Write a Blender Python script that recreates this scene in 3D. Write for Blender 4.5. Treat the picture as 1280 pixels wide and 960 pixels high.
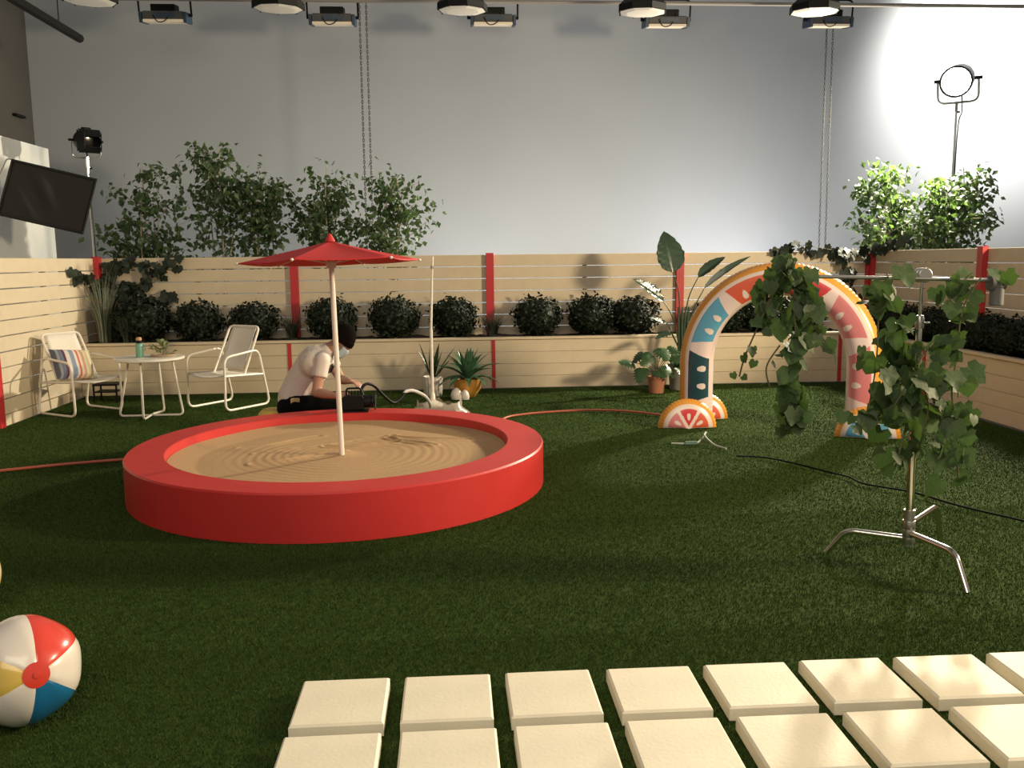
import bpy, bmesh, math, random
import numpy as np
from mathutils import Vector, Matrix, Euler, noise

# ------------------------------------------------------------------ reset
for o in list(bpy.data.objects):
    bpy.data.objects.remove(o, do_unlink=True)
SC = bpy.context.scene
COL = SC.collection
random.seed(7)
PI = math.pi

# ------------------------------------------------------------------ camera (set axes: X along back fence, Y depth, Z up)
cam_d = bpy.data.cameras.new('camera')
cam = bpy.data.objects.new('camera', cam_d)
COL.objects.link(cam)
FW = Vector((0.06611391, 0.98825654, -0.1377605))
RT = Vector((0.99761618, -0.06820356, -0.01049874))
UP = Vector((0.0197712, 0.13673799, 0.99040993))
m = Matrix((RT, UP, -FW)).transposed().to_4x4()
m.translation = Vector((0, 0, 1.5))
cam.matrix_world = m
cam_d.sensor_width = 36.0
cam_d.lens = 1113.8 / 1280 * 36
cam_d.clip_start = 0.05
SC.camera = cam

# ------------------------------------------------------------------ world, lights, exposure
SC.view_settings.view_transform = 'Standard'
SC.view_settings.look = 'None'
SC.view_settings.gamma = 1
SC.view_settings.use_curve_mapping = False
SC.view_settings.exposure = 0.0

w = bpy.data.worlds.new('studio_ambient')
SC.world = w
w.use_nodes = True
w.node_tree.nodes['Background'].inputs[0].default_value = (1.0, 0.96, 0.9, 1)
w.node_tree.nodes['Background'].inputs[1].default_value = 0.25


def spot(name, loc, target, watts, color, angle, blend, radius):
    d = bpy.data.lights.new(name, 'SPOT')
    d.energy = watts
    d.color = color
    d.spot_size = math.radians(angle)
    d.spot_blend = blend
    d.shadow_soft_size = radius
    o = bpy.data.objects.new(name, d)
    COL.objects.link(o)
    o.location = loc
    o.rotation_euler = (Vector(target) - Vector(loc)).to_track_quat('-Z', 'Y').to_euler()
    return o


WARM = (1.0, 0.80, 0.52)
# back-right fresnel over the fence (the glare in the photograph)
spot('key_back_right', (6.98, 12.15, 3.86), (-0.8, 6.0, 0.0), 4300, (1.0, 0.88, 0.66), 118, 0.55, 0.17)
# warm lamp at the right of the yard, raking over the pavers to the chairs and the fences
spot('key_front_right', (6.9, 3.4, 2.9), (-1.0, 7.0, 0.3), 2350, WARM, 125, 0.6, 0.45)
# added spot whitens the wall to imitate lamp glare; floor washers behind the fence
spot('added_glare_spot', (8.7, 11.8, 6.0), (8.6, 14.0, 4.7), 3400, (1.0, 0.95, 0.86), 84, 0.8, 0.3)
spot('backdrop_washer', (4.2, 11.9, 0.4), (4.6, 14.0, 2.6), 430, (1.0, 0.98, 0.97), 150, 1.0, 0.2)
spot('backdrop_washer', (0.4, 11.9, 0.4), (0.8, 14.0, 2.6), 210, (1.0, 0.98, 0.96), 150, 1.0, 0.2)
spot('backdrop_washer', (-3.2, 12.2, 0.4), (-3.0, 14.0, 2.6), 55, (1.0, 0.98, 0.96), 150, 1.0, 0.2)

# added area fill behind the camera, lifts the shaded fronts of the set
ad = bpy.data.lights.new('added_front_fill', 'AREA')
ad.shape = 'RECTANGLE'
ad.size, ad.size_y = 5.0, 3.0
ad.energy = 210
ad.color = (1.0, 0.86, 0.68)
ao = bpy.data.objects.new('added_front_fill', ad)
COL.objects.link(ao)
ao.location = (-0.5, -2.0, 4.6)
ao.rotation_euler = (Vector((-0.5, 7.0, 0.4)) - ao.location).to_track_quat('-Z', 'Y').to_euler()


# ------------------------------------------------------------------ materials
MATS = {}


def mat(name, col, rough=0.6, metal=0.0, var=0.0, scale=20.0, bump=0.0, bscale=60.0, spec=0.5,
        island=0.0, trans=0.0, emit=None, coat=0.0):
    if name in MATS:
        return MATS[name]
    M = bpy.data.materials.new(name)
    M.use_nodes = True
    nt = M.node_tree
    b = nt.nodes['Principled BSDF']
    b.inputs['Roughness'].default_value = rough
    b.inputs['Metallic'].default_value = metal
    b.inputs['Specular IOR Level'].default_value = spec
    b.inputs['Coat Weight'].default_value = coat
    c4 = (col[0], col[1], col[2], 1)
    tc = nt.nodes.new('ShaderNodeTexCoord')
    if var > 0 or island > 0:
        mix = nt.nodes.new('ShaderNodeHueSaturation')
        mix.inputs['Color'].default_value = c4
        mr = nt.nodes.new('ShaderNodeMapRange')
        a = max(var, island)
        mr.inputs['To Min'].default_value = 1 - a
        mr.inputs['To Max'].default_value = 1 + a
        if island > 0:
            g = nt.nodes.new('ShaderNodeNewGeometry')
            nt.links.new(g.outputs['Random Per Island'], mr.inputs['Value'])
        else:
            n = nt.nodes.new('ShaderNodeTexNoise')
            n.inputs['Scale'].default_value = scale
            n.inputs['Detail'].default_value = 6
            nt.links.new(tc.outputs['Object'], n.inputs['Vector'])
            nt.links.new(n.outputs['Fac'], mr.inputs['Value'])
            mr.inputs['From Min'].default_value = 0.25
            mr.inputs['From Max'].default_value = 0.75
        nt.links.new(mr.outputs['Result'], mix.inputs['Value'])
        nt.links.new(mix.outputs['Color'], b.inputs['Base Color'])
    else:
        b.inputs['Base Color'].default_value = c4
    if bump > 0:
        n = nt.nodes.new('ShaderNodeTexNoise')
        n.inputs['Scale'].default_value = bscale
        n.inputs['Detail'].default_value = 5
        nt.links.new(tc.outputs['Object'], n.inputs['Vector'])
        bp = nt.nodes.new('ShaderNodeBump')
        bp.inputs['Strength'].default_value = bump
        bp.inputs['Distance'].default_value = 0.01
        nt.links.new(n.outputs['Fac'], bp.inputs['Height'])
        nt.links.new(bp.outputs['Normal'], b.inputs['Normal'])
    if trans > 0:
        tl = nt.nodes.new('ShaderNodeBsdfTranslucent')
        tl.inputs['Color'].default_value = (min(1, col[0] * 2.2), min(1, col[1] * 2.4), col[2] * 1.2, 1)
        ms = nt.nodes.new('ShaderNodeMixShader')
        ms.inputs[0].default_value = trans
        nt.links.new(b.outputs[0], ms.inputs[1])
        nt.links.new(tl.outputs[0], ms.inputs[2])
        nt.links.new(ms.outputs[0], nt.nodes['Material Output'].inputs[0])
    if emit:
        b.inputs['Emission Color'].default_value = (emit[0], emit[1], emit[2], 1)
        b.inputs['Emission Strength'].default_value = emit[3]
    MATS[name] = M
    return M


def mat_attr(name, rough=0.35, coat=0.3, bump=0.0):
    M = bpy.data.materials.new(name)
    M.use_nodes = True
    nt = M.node_tree
    b = nt.nodes['Principled BSDF']
    a = nt.nodes.new('ShaderNodeAttribute')
    a.attribute_name = 'print'
    nt.links.new(a.outputs['Color'], b.inputs['Base Color'])
    b.inputs['Roughness'].default_value = rough
    b.inputs['Coat Weight'].default_value = coat
    b.inputs['Coat Roughness'].default_value = 0.2
    return M


cream = mat('cream_paint', (0.66, 0.56, 0.40), 0.55, var=0.05, scale=7, bump=0.08, bscale=90)
red_paint = mat('red_paint', (0.52, 0.03, 0.035), 0.4, var=0.05, scale=5)
sand_red = mat('sandbox_red', (0.56, 0.032, 0.030), 0.42, var=0.04, scale=3)
white_metal = mat('white_powder_coat', (0.80, 0.74, 0.64), 0.35)
white_fabric = mat('white_sling', (0.74, 0.69, 0.60), 0.8, var=0.04, scale=200, bump=0.15, bscale=500)
steel = mat('polished_steel', (0.62, 0.58, 0.52), 0.16, metal=1.0)
dull_steel = mat('dull_steel', (0.42, 0.41, 0.39), 0.4, metal=1.0)
black = mat('black_paint', (0.006, 0.006, 0.006), 0.55, spec=0.2)
black_cloth = mat('black_cloth', (0.010, 0.0095, 0.009), 0.85, bump=0.1, bscale=300)
soil = mat('dark_mulch', (0.025, 0.018, 0.012), 0.95, var=0.5, scale=40, bump=0.8, bscale=50)
leaf_ficus = mat('ficus_leaf', (0.052, 0.088, 0.036), 0.4, island=0.5, trans=0.3)
leaf_bush = mat('boxwood_leaf', (0.010, 0.018, 0.008), 0.6, island=0.5, spec=0.3)
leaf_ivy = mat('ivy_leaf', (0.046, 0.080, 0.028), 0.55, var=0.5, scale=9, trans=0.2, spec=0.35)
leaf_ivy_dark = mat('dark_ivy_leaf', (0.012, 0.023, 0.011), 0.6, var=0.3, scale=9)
leaf_big = mat('banana_leaf', (0.030, 0.062, 0.032), 0.28, var=0.25, scale=5, coat=0.3)
leaf_monstera = mat('monstera_leaf', (0.030, 0.072, 0.022), 0.35, var=0.3, scale=14)
leaf_agave = mat('agave_leaf', (0.055, 0.13, 0.065), 0.4, var=0.25, scale=9)
leaf_snake = mat('snake_leaf', (0.030, 0.060, 0.025), 0.4, var=0.4, scale=25)
leaf_grass = mat('ornamental_grass_blade', (0.16, 0.18, 0.12), 0.6, island=0.35)
leaf_grass_dark = mat('dark_grass_blade', (0.028, 0.038, 0.022), 0.6, island=0.35)
bark = mat('pale_bark', (0.36, 0.31, 0.24), 0.8, var=0.25, scale=30)
vine_stem = mat('vine_stem', (0.10, 0.09, 0.035), 0.7)
terracotta = mat('terracotta', (0.36, 0.15, 0.08), 0.7, var=0.08, scale=8)
concrete_pot = mat('concrete_pot', (0.26, 0.25, 0.22), 0.7, var=0.1, scale=10)
paver_m = mat('cream_paver', (0.76, 0.70, 0.55), 0.6, var=0.06, scale=6, bump=0.12, bscale=70)
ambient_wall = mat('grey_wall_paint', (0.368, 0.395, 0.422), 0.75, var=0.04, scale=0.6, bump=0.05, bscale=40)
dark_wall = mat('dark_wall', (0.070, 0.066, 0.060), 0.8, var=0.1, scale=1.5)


# ------------------------------------------------------------------ mesh builder
class MB:
    def __init__(s):
        s.v = []
        s.f = []
        s.c = []          # per-face colours (optional)

    def add(s, vs, fs, M=None):
        n = len(s.v)
        if M is not None:
            vs = [M @ Vector(p) for p in vs]
        s.v += [tuple(p) for p in vs]
        s.f += [tuple(i + n for i in f) for f in fs]
        return s

    def box(s, c, d, M=None, bev=0.0):
        x, y, z = d[0] / 2, d[1] / 2, d[2] / 2
        if bev <= 0:
            vs = [(c[0] + i * x, c[1] + j * y, c[2] + k * z) for k in (-1, 1) for j in (-1, 1) for i in (-1, 1)]
            fs = [(0, 2, 3, 1), (4, 5, 7, 6), (0, 1, 5, 4), (2, 6, 7, 3), (0, 4, 6, 2), (1, 3, 7, 5)]
            return s.add(vs, fs, M)
        vs = []
        for k, ins in ((-z, bev), (-z + bev, 0), (z - bev, 0), (z, bev)):
            for i, j in ((-1, -1), (1, -1), (1, 1), (-1, 1)):
                vs.append((c[0] + i * (x - ins), c[1] + j * (y - ins), c[2] + k))
        fs = [(3, 2, 1, 0), (12, 13, 14, 15)]
        for r in range(3):
            for q in range(4):
                fs.append((r * 4 + q, r * 4 + (q + 1) % 4, r * 4 + 4 + (q + 1) % 4, r * 4 + 4 + q))
        return s.add(vs, fs, M)

    def tube(s, pts, r, seg=8, closed=False, M=None, cap=True):
        pts = [Vector(p) for p in pts]
        n = len(pts)
        rs = r if isinstance(r, (list, tuple)) else [r] * n
        vs, fs = [], []
        prev = None
        for i, p in enumerate(pts):
            if closed:
                t = pts[(i + 1) % n] - pts[i - 1]
            else:
                t = pts[min(i + 1, n - 1)] - pts[max(i - 1, 0)]
            if t.length < 1e-9:
                t = Vector((0, 0, 1))
            t.normalize()
            if prev is None:
                a = Vector((0, 0, 1)) if abs(t.z) < 0.9 else Vector((1, 0, 0))
                u = t.cross(a).normalized()
            else:
                u = prev - t * prev.dot(t)
                if u.length < 1e-6:
                    u = t.orthogonal()
                u.normalize()
            prev = u
            vv = t.cross(u)
            for k in range(seg):
                a = 2 * PI * k / seg
                vs.append(p + (u * math.cos(a) + vv * math.sin(a)) * rs[i])
        m_ = n if closed else n - 1
        for i in range(m_):
            j = (i + 1) % n
            for k in range(seg):
                k2 = (k + 1) % seg
                fs.append((i * seg + k, i * seg + k2, j * seg + k2, j * seg + k))
        if cap and not closed:
            fs.append(tuple(range(seg - 1, -1, -1)))
            fs.append(tuple((n - 1) * seg + k for k in range(seg)))
        return s.add(vs, fs, M)

    def lathe(s, prof, seg=24, M=None, c=(0, 0, 0)):
        vs, fs = [], []
        for r, z in prof:
            for k in range(seg):
                a = 2 * PI * k / seg
                vs.append((c[0] + r * math.cos(a), c[1] + r * math.sin(a), c[2] + z))
        for i in range(len(prof) - 1):
            for k in range(seg):
                k2 = (k + 1) % seg
                fs.append((i * seg + k, i * seg + k2, (i + 1) * seg + k2, (i + 1) * seg + k))
        if prof[0][0] > 1e-6:
            fs.append(tuple(range(seg - 1, -1, -1)))
        if prof[-1][0] > 1e-6:
            fs.append(tuple((len(prof) - 1) * seg + k for k in range(seg)))
        return s.add(vs, fs, M)

    def ell(s, c, r, seg=16, rings=10, M=None):
        prof = []
        for i in range(rings + 1):
            a = -PI / 2 + PI * i / rings
            prof.append((max(math.cos(a), 1e-4), math.sin(a)))
        T = Matrix.Translation(Vector(c)) @ Matrix.Diagonal((r[0], r[1], r[2], 1))
        if M is not None:
            T = M @ T
        return s.lathe(prof, seg, T)

    def capsule(s, a, b, ra, rb, seg=12):
        a, b = Vector(a), Vector(b)
        d = (b - a)
        L = max(d.length, 1e-6)
        d = d / L
        pts, rs = [], []
        for q in (1.0, 0.8, 0.45):
            pts.append(a - d * ra * q)
            rs.append(ra * math.sqrt(max(1 - q * q, 0.0004)))
        for q in (0, 0.5, 1):
            pts.append(a.lerp(b, q))
            rs.append(ra + (rb - ra) * q)
        for q in (0.45, 0.8, 1.0):
            pts.append(b + d * rb * q)
            rs.append(rb * math.sqrt(max(1 - q * q, 0.0004)))
        return s.tube(pts, rs, seg)

    def prism(s, poly, t, M=None):
        n = len(poly)
        vs = [(p[0], p[1], -t / 2) for p in poly] + [(p[0], p[1], t / 2) for p in poly]
        fs = [tuple(range(n - 1, -1, -1)), tuple(range(n, 2 * n))]
        fs += [(i, (i + 1) % n, n + (i + 1) % n, n + i) for i in range(n)]
        return s.add(vs, fs, M)

    def mesh(s, name, smooth=None):
        me = bpy.data.meshes.new(name)
        me.from_pydata(s.v, [], s.f)
        me.update()
        if smooth is not None:
            me.polygons.foreach_set('use_smooth', [True] * len(me.polygons))
            try:
                me.set_sharp_from_angle(angle=math.radians(smooth))
            except Exception:
                pass
        return me

    def build(s, name, m_, parent=None, smooth=35, loc=None, rot=None):
        me = s.mesh(name, smooth)
        me.materials.append(m_)
        return ob(name, me, parent, loc, rot)


def ob(name, me, parent=None, loc=None, rot=None):
    o = bpy.data.objects.new(name, me)
    COL.objects.link(o)
    if parent is not None:
        o.parent = parent
    if loc is not None:
        o.location = loc
    if rot is not None:
        o.rotation_euler = rot
    return o


def tag(o, label=None, cat=None, group=None, kind=None):
    if label:
        o['label'] = label
    if cat:
        o['category'] = cat
    if group:
        o['group'] = group
    if kind:
        o['kind'] = kind
    return o


def thing(name, label, cat, loc=(0, 0, 0), rotz=0.0, group=None):
    o = ob(name, None, None, loc, (0, 0, rotz))
    o.empty_display_size = 0.1
    return tag(o, label, cat, group)


def copy_tree(o, parent=None):
    c = o.copy()
    COL.objects.link(c)
    c.parent = parent
    for ch in list(o.children):
        copy_tree(ch, c)
    return c


def smooth_path(pts, n=8):
    """Catmull-Rom through pts"""
    P = [Vector(p) for p in pts]
    out = []
    for i in range(len(P) - 1):
        p0 = P[max(i - 1, 0)]
        p1, p2 = P[i], P[i + 1]
        p3 = P[min(i + 2, len(P) - 1)]
        for k in range(n):
            t = k / n
            out.append(0.5 * ((2 * p1) + (p2 - p0) * t + (2 * p0 - 5 * p1 + 4 * p2 - p3) * t * t
                              + (3 * p1 - p0 - 3 * p2 + p3) * t ** 3))
    out.append(P[-1])
    return out


def round_path(pts, r, n=5, closed=False):
    """polyline with filleted corners"""
    P = [Vector(p) for p in pts]
    out = []
    N = len(P)
    for i in range(N):
        if not closed and i in (0, N - 1):
            out.append(P[i])
            continue
        a, b, c = P[i - 1], P[i], P[(i + 1) % N]
        u, v = (a - b), (c - b)
        rr = min(r, u.length * 0.48, v.length * 0.48)
        p, q = b + u.normalized() * rr, b + v.normalized() * rr
        for k in range(n + 1):
            t = k / n
            out.append(p.lerp(b, t).lerp(b.lerp(q, t), t))
    return out


# ================================================================== THE ROOM
def structure(name, c, d, m_, parent=None):
    o = MB().box(c, d).build(name, m_, parent, smooth=None)
    if parent is None:
        o['kind'] = 'structure'
    return o


concrete = mat('studio_concrete', (0.16, 0.155, 0.15), 0.7, var=0.15, scale=1.2)
structure('floor', (3.4, 5.5, -0.06), (19.2, 17.2, 0.1), concrete)
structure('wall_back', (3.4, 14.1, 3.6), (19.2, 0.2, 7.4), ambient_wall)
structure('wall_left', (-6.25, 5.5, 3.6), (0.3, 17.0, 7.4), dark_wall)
# short pipe brackets on the dark wall
wl = MB()
for y, z in ((12.9, 4.75), (12.6, 3.7), (13.5, 3.6)):
    wl.box((-6.07, y, z), (0.06, 0.28, 0.035))
o = wl.build('trim_1', black, None)
o['kind'] = 'structure'

# turf: backing plus a pile of real blades (nobody could count it)
turf_mat = bpy.data.materials.new('artificial_grass')
turf_mat.use_nodes = True
nt = turf_mat.node_tree
b = nt.nodes['Principled BSDF']
b.inputs['Roughness'].default_value = 0.9
b.inputs['Specular IOR Level'].default_value = 0.04
geo = nt.nodes.new('ShaderNodeNewGeometry')
rmp = nt.nodes.new('ShaderNodeValToRGB')
rmp.color_ramp.elements[0].color = (0.021, 0.042, 0.010, 1)
rmp.color_ramp.elements[1].color = (0.072, 0.110, 0.027, 1)
e = rmp.color_ramp.elements.new(0.6)
e.color = (0.039, 0.067, 0.016, 1)
nt.links.new(geo.outputs['Random Per Island'], rmp.inputs['Fac'])
nt.links.new(rmp.outputs['Color'], b.inputs['Base Color'])
rng = np.random.default_rng(3)


def turf():
    X0, X1, Y0, Y1 = -4.2, 4.84, 0.6, 10.39
    base_v = np.array([[X0, Y0, 0.0], [X1, Y0, 0.0], [X1, Y1, 0.0], [X0, Y1, 0.0]])
    bands = [(1.9, 3.4, 42000), (3.4, 5.0, 24000), (5.0, 7.2, 12000), (7.2, 10.37, 6000)]
    P, S = [], []
    for y0, y1, dens in bands:
        xa = max(X0 + 0.02, -0.52 * y1 - 0.9)
        xb = min(X1 - 0.02, 0.68 * y1 + 0.9)
        n = int((xb - xa) * (y1 - y0) * dens)
        x = rng.uniform(xa, xb, n)
        y = rng.uniform(y0, y1, n)
        keep = (x > -0.52 * y - 0.9) & (x < 0.68 * y + 0.9)
        keep &= ((x + 0.769) ** 2 + (y - 6.06) ** 2) > 1.375 ** 2
        P.append(np.stack([x, y], 1)[keep])
        S.append(np.full(keep.sum(), math.sqrt(15000 / dens) ** 0.75))
    P = np.concatenate(P)
    S = np.concatenate(S)
    n = len(P)
    h = rng.uniform(0.006, 0.014, n)
    wd = 0.0020 * S * rng.uniform(0.7, 1.3, n)
    a = rng.uniform(0, 2 * np.pi, n)
    la = rng.uniform(0, 2 * np.pi, n)
    lean = rng.uniform(0.1, 1.0, n) * h
    d = np.stack([np.cos(a), np.sin(a)], 1) * wd[:, None]
    V = np.zeros((n, 3, 3))
    V[:, 0, :2] = P - d
    V[:, 1, :2] = P + d
    V[:, 2, :2] = P + np.stack([np.cos(la), np.sin(la)], 1) * lean[:, None]
    V[:, 2, 2] = h
    verts = np.concatenate([base_v, V.reshape(-1, 3)])
    me = bpy.data.meshes.new('artificial_turf')
    me.vertices.add(len(verts))
    me.vertices.foreach_set('co', verts.ravel())
    idx = np.concatenate([np.arange(4), np.arange(4, 4 + 3 * n)]).astype(np.int32)
    me.loops.add(len(idx))
    me.loops.foreach_set('vertex_index', idx)
    st = np.concatenate([[0], 4 + 3 * np.arange(n)]).astype(np.int32)
    me.polygons.add(n + 1)
    me.polygons.foreach_set('loop_start', st)
    me.update(calc_edges=True)
    me.validate()
    me.materials.append(turf_mat)
    o = ob('artificial_turf', me)
    tag(o, 'short dark green artificial grass covering the yard floor', 'turf', kind='stuff')


turf()

# ------------------------------------------------------------------ fences and planters
PITCH = 0.148
TOPZ = 1.57


def board_mesh(L, axis, hgt=0.139, th=0.025):
    d = (L, th, hgt) if axis == 'x' else (th, L, hgt)
    me = MB().box((0, 0, 0), d, bev=0.004).mesh('board', None)
    me.materials.append(cream)
    return me


def fence(label, axis, fixed, stops, zmin, post_side, base_loc):
    """horizontal boards between posts; axis is the running direction"""
    t = thing('slat_fence', label, 'fence', base_loc)
    B = Vector(base_loc)
    cache = {}
    for a, b_ in zip(stops[:-1], stops[1:]):
        L = b_ - a - 0.006
        key = round(L, 3)
        if key not in cache:
            cache[key] = board_mesh(L, axis)
        z = TOPZ - 0.07
        while z > zmin:
            c = Vector(((a + b_) / 2, fixed, z)) if axis == 'x' else Vector((fixed, (a + b_) / 2, z))
            ob('board', cache[key], t, c - B, (random.uniform(-.01, .01), random.uniform(-.0012, .0012), 0) if axis == 'x'
               else (random.uniform(-.0012, .0012), random.uniform(-.01, .01), 0))
            z -= PITCH
    pm = MB().box((0, 0, (TOPZ + 0.02) / 2), (0.095, 0.06, TOPZ + 0.02) if axis == 'x' else (0.06, 0.095, TOPZ + 0.02), bev=0.004).mesh('post', None)
    pm.materials.append(red_paint)
    for a in stops:
        c = Vector((a, fixed + post_side, 0.0)) if axis == 'x' else Vector((fixed + post_side, a, 0.0))
        ob('post', pm, t, c - B)
    # studs behind the boards, seen through the gaps
    sm = MB().box((0, 0, 0.76), (0.05, 0.04, 1.5)).mesh('stud', None)
    sm.materials.append(mat('raw_stud', (0.25, 0.13, 0.07), 0.8))
    for a, b_ in zip(stops[:-1], stops[1:]):
        q = (a + b_) / 2
        off = -math.copysign(0.035, post_side)
        c = Vector((q, fixed + off, 0)) if axis == 'x' else Vector((fixed + off, q, 0))
        ob('stud', sm, t, c - B)
    return t


fence('cream horizontal-board fence with red posts behind the long row of round shrubs', 'x', 11.10,
      [-4.22, -1.897, 0.480, 2.857, 5.30], 0.45, -0.045, (0.5, 11.1, 0))
fence('cream board fence standing on the turf beside the striped-cushion chair', 'y', -4.25,
      [6.1, 8.46, 11.04], 0.02, 0.045, (-4.25, 8.6, 0))
fence('cream board fence with red posts behind the clipped hedge shrubs under the glaring lamp', 'y', 5.36,
      [4.0, 6.30, 8.67, 11.04], 0.45, -0.045, (5.36, 8.0, 0))


def planter(label, axis, front, a, b_, back, strips, base_loc):
    t = thing('planter_box', label, 'planter', base_loc)
    B = Vector(base_loc)
    L = b_ - a
    bm_ = board_mesh(L, axis, 0.140, 0.025)
    sgn = 1
    for i in range(4):
        z = 0.075 + i * 0.1425
        c = Vector(((a + b_) / 2, front + 0.0125, z)) if axis == 'x' else Vector((front + 0.0125, (a + b_) / 2, z))
        ob('board', bm_, t, c - B)
    mid = (front + back) / 2
    cp = MB()
    c = Vector(((a + b_) / 2, front + 0.02, 0.592)) if axis == 'x' else Vector((front + 0.02, (a + b_) / 2, 0.592))
    cp.box(c - B, (L, 0.085, 0.03) if axis == 'x' else (0.085, L, 0.03), bev=0.004).build('cap', cream, t, None)
    sp = MB()
    nx = int(L / 0.07)
    ny = 8
    vs, fs = [], []
    for i in range(nx + 1):
        for j in range(ny + 1):
            u = a + L * i / nx
            v = front + 0.03 + (back - front - 0.04) * j / ny
            z = 0.585 + random.uniform(-0.012, 0.02)
            p = (u, v, z) if axis == 'x' else (v, u, z)
            vs.append(Vector(p) - B)
    for i in range(nx):
        for j in range(ny):
            q = i * (ny + 1) + j
            fs.append((q, q + 1, q + ny + 2, q + ny + 1))
    sp.add(vs, fs).build('soil', soil, t, 60)
    sm = MB().box((0, 0, 0.29), (0.042, 0.012, 0.575) if axis == 'x' else (0.012, 0.042, 0.575)).mesh('corner_strip', None)
    sm.materials.append(red_paint)
    for s_ in strips:
        c = Vector((s_, front - 0.006, 0.002)) if axis == 'x' else Vector((front - 0.006, s_, 0.002))
        ob('corner_strip', sm, t, c - B)


planter('long low cream board planter with thin red strips behind the sandbox', 'x', 10.40, -4.23, 4.86, 11.02,
        [-1.875, 0.481, 2.84, 4.66], (0.3, 10.4, 0))
planter('cream board planter along the right fence holding clipped shrubs', 'y', 4.87, 4.0, 10.39, 5.285,
        [8.85, 10.32], (4.87, 7.5, 0))

# ------------------------------------------------------------------ foliage makers
def rot_to(n, roll=0.0):
    n = Vector(n)
    if n.length < 1e-6:
        n = Vector((0, 0, 1))
    q = n.to_track_quat('Z', 'Y').to_matrix().to_4x4()
    return q @ Matrix.Rotation(roll, 4, 'Z')


def small_leaf(mb, p, s, R, fold=0.25):
    """pointed oval leaf, folded at the midrib: 4 triangles"""
    pts = [(0, 0, 0), (-0.33, 0.45, fold * .3), (0, 1.0, -0.08), (0.33, 0.45, fold * .3), (0, 0.5, 0)]
    M = Matrix.Translation(p) @ R @ Matrix.Scale(s, 4)
    mb.add(pts, [(0, 4, 1), (1, 4, 2), (0, 3, 4), (3, 2, 4)], M)


def make_tree(label, x, y, top, hw, seed, nb=24, nl=40, base=1.35, group='potted trees behind the fence'):
    R_ = random.Random(seed)
    t = thing('ficus_tree', label, 'tree', (x, y, 0), 0, group)
    MB().lathe([(0.15, 0), (0.18, 0.3), (0.17, 0.31), (0.15, 0.28), (0.0, 0.27)], 16).build('pot', black, t)
    leaves = MB()
    stems = []
    for k in range(4):
        a = R_.uniform(0, 2 * PI)
        tp = Vector((math.cos(a) * hw * 0.35, math.sin(a) * hw * 0.3, top * R_.uniform(0.82, 0.97)))
        if k == 0:
            tp = Vector((R_.uniform(-.06, .06), 0, top))
        bs = Vector((math.cos(a) * 0.05, math.sin(a) * 0.05, 0.25))
        pts = smooth_path([bs, bs.lerp(tp, 0.4) + Vector((R_.uniform(-.05, .05), R_.uniform(-.05, .05), 0)), bs.lerp(tp, .75) + Vector((R_.uniform(-.05, .05), 0, 0)), tp], 5)
        n = len(pts)
        MB().tube(pts, [0.014 * (1 - 0.75 * i / n) for i in range(n)], 6).build('trunk', bark, t)
        stems.append(pts)
    br = MB()
    for i in range(nb):
        st = stems[i % 4]
        z0 = R_.uniform(0.45, 0.93)
        s0 = st[int(z0 * (len(st) - 1))]
        a = R_.uniform(0, 2 * PI)
        prof = math.sin(min(1, max(0.0, (s0.z - base) / (top - base) + 0.30)) * PI * 0.86) ** 0.7 if s0.z > base - .3 else 0.6
        ln = hw * R_.uniform(0.55, 1.08) * max(prof, 0.3)
        e_ = s0 + Vector((math.cos(a) * ln, math.sin(a) * ln * 0.8, R_.uniform(0.08, 0.42)))
        e_.z = min(e_.z, top - 0.0 * ln)
        md = s0.lerp(e_, 0.5) + Vector((0, 0, R_.uniform(-0.02, 0.09)))
        pts = smooth_path([s0, md, e_], 4)
        br.tube(pts, [0.006 * (1 - 0.7 * k / len(pts)) for k in range(len(pts))], 4)
        for k in range(nl):
            q = R_.uniform(0.25, 1.0)
            c = s0.lerp(e_, q) + Vector([R_.gauss(0, 0.075) for _ in range(3)])
            if c.z < base:
                c.z = base + R_.uniform(0, .25)
            nrm = Vector((R_.gauss(0, .7), R_.gauss(-.4, .7), R_.uniform(0.1, 1.0)))
            small_leaf(leaves, c, R_.uniform(0.065, 0.115), rot_to(nrm, PI + R_.gauss(0, 1.0)))
    br.build('branches', bark, t)
    for st in stems:
        for k in range(16):
            p = st[-1 - R_.randrange(0, 6)] + Vector([R_.gauss(0, 0.05) for _ in range(3)])
            small_leaf(leaves, p, R_.uniform(0.05, 0.08), rot_to((R_.gauss(0, .6), -.5, .6), R_.uniform(0, 6.28)))
    f = leaves.build('foliage', leaf_ficus, t, None)
    f['kind'] = 'stuff'
    return t


TL = [('tall dark ficus tree behind the fence next to the climbing ivy', -3.87, 11.75, 2.70, .70),
      ('tallest slender ficus tree rising above the back fence', -2.95, 11.8, 2.96, .56),
      ('thin airy ficus tree between the tallest tree and the umbrella tree', -2.36, 11.75, 2.74, .42),
      ('ficus tree behind the fence straight above the red umbrella', -1.58, 11.8, 2.73, .55),
      ('lighter ficus tree behind the fence next to the hanging chains', -0.70, 11.75, 2.64, .66)]
for i, (lb, x, y, tz, hw) in enumerate(TL):
    make_tree(lb, x, y, tz, hw, 100 + i)
make_tree('brightly lit ficus tree behind the corner of the fences, washed out by the lamp', 5.95, 11.9, 2.68, .62, 221, 28, 60)
make_tree('brightly lit ficus tree below the glaring lamp behind the right fence', 6.86, 11.7, 2.66, .64, 222, 28, 60)


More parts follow.
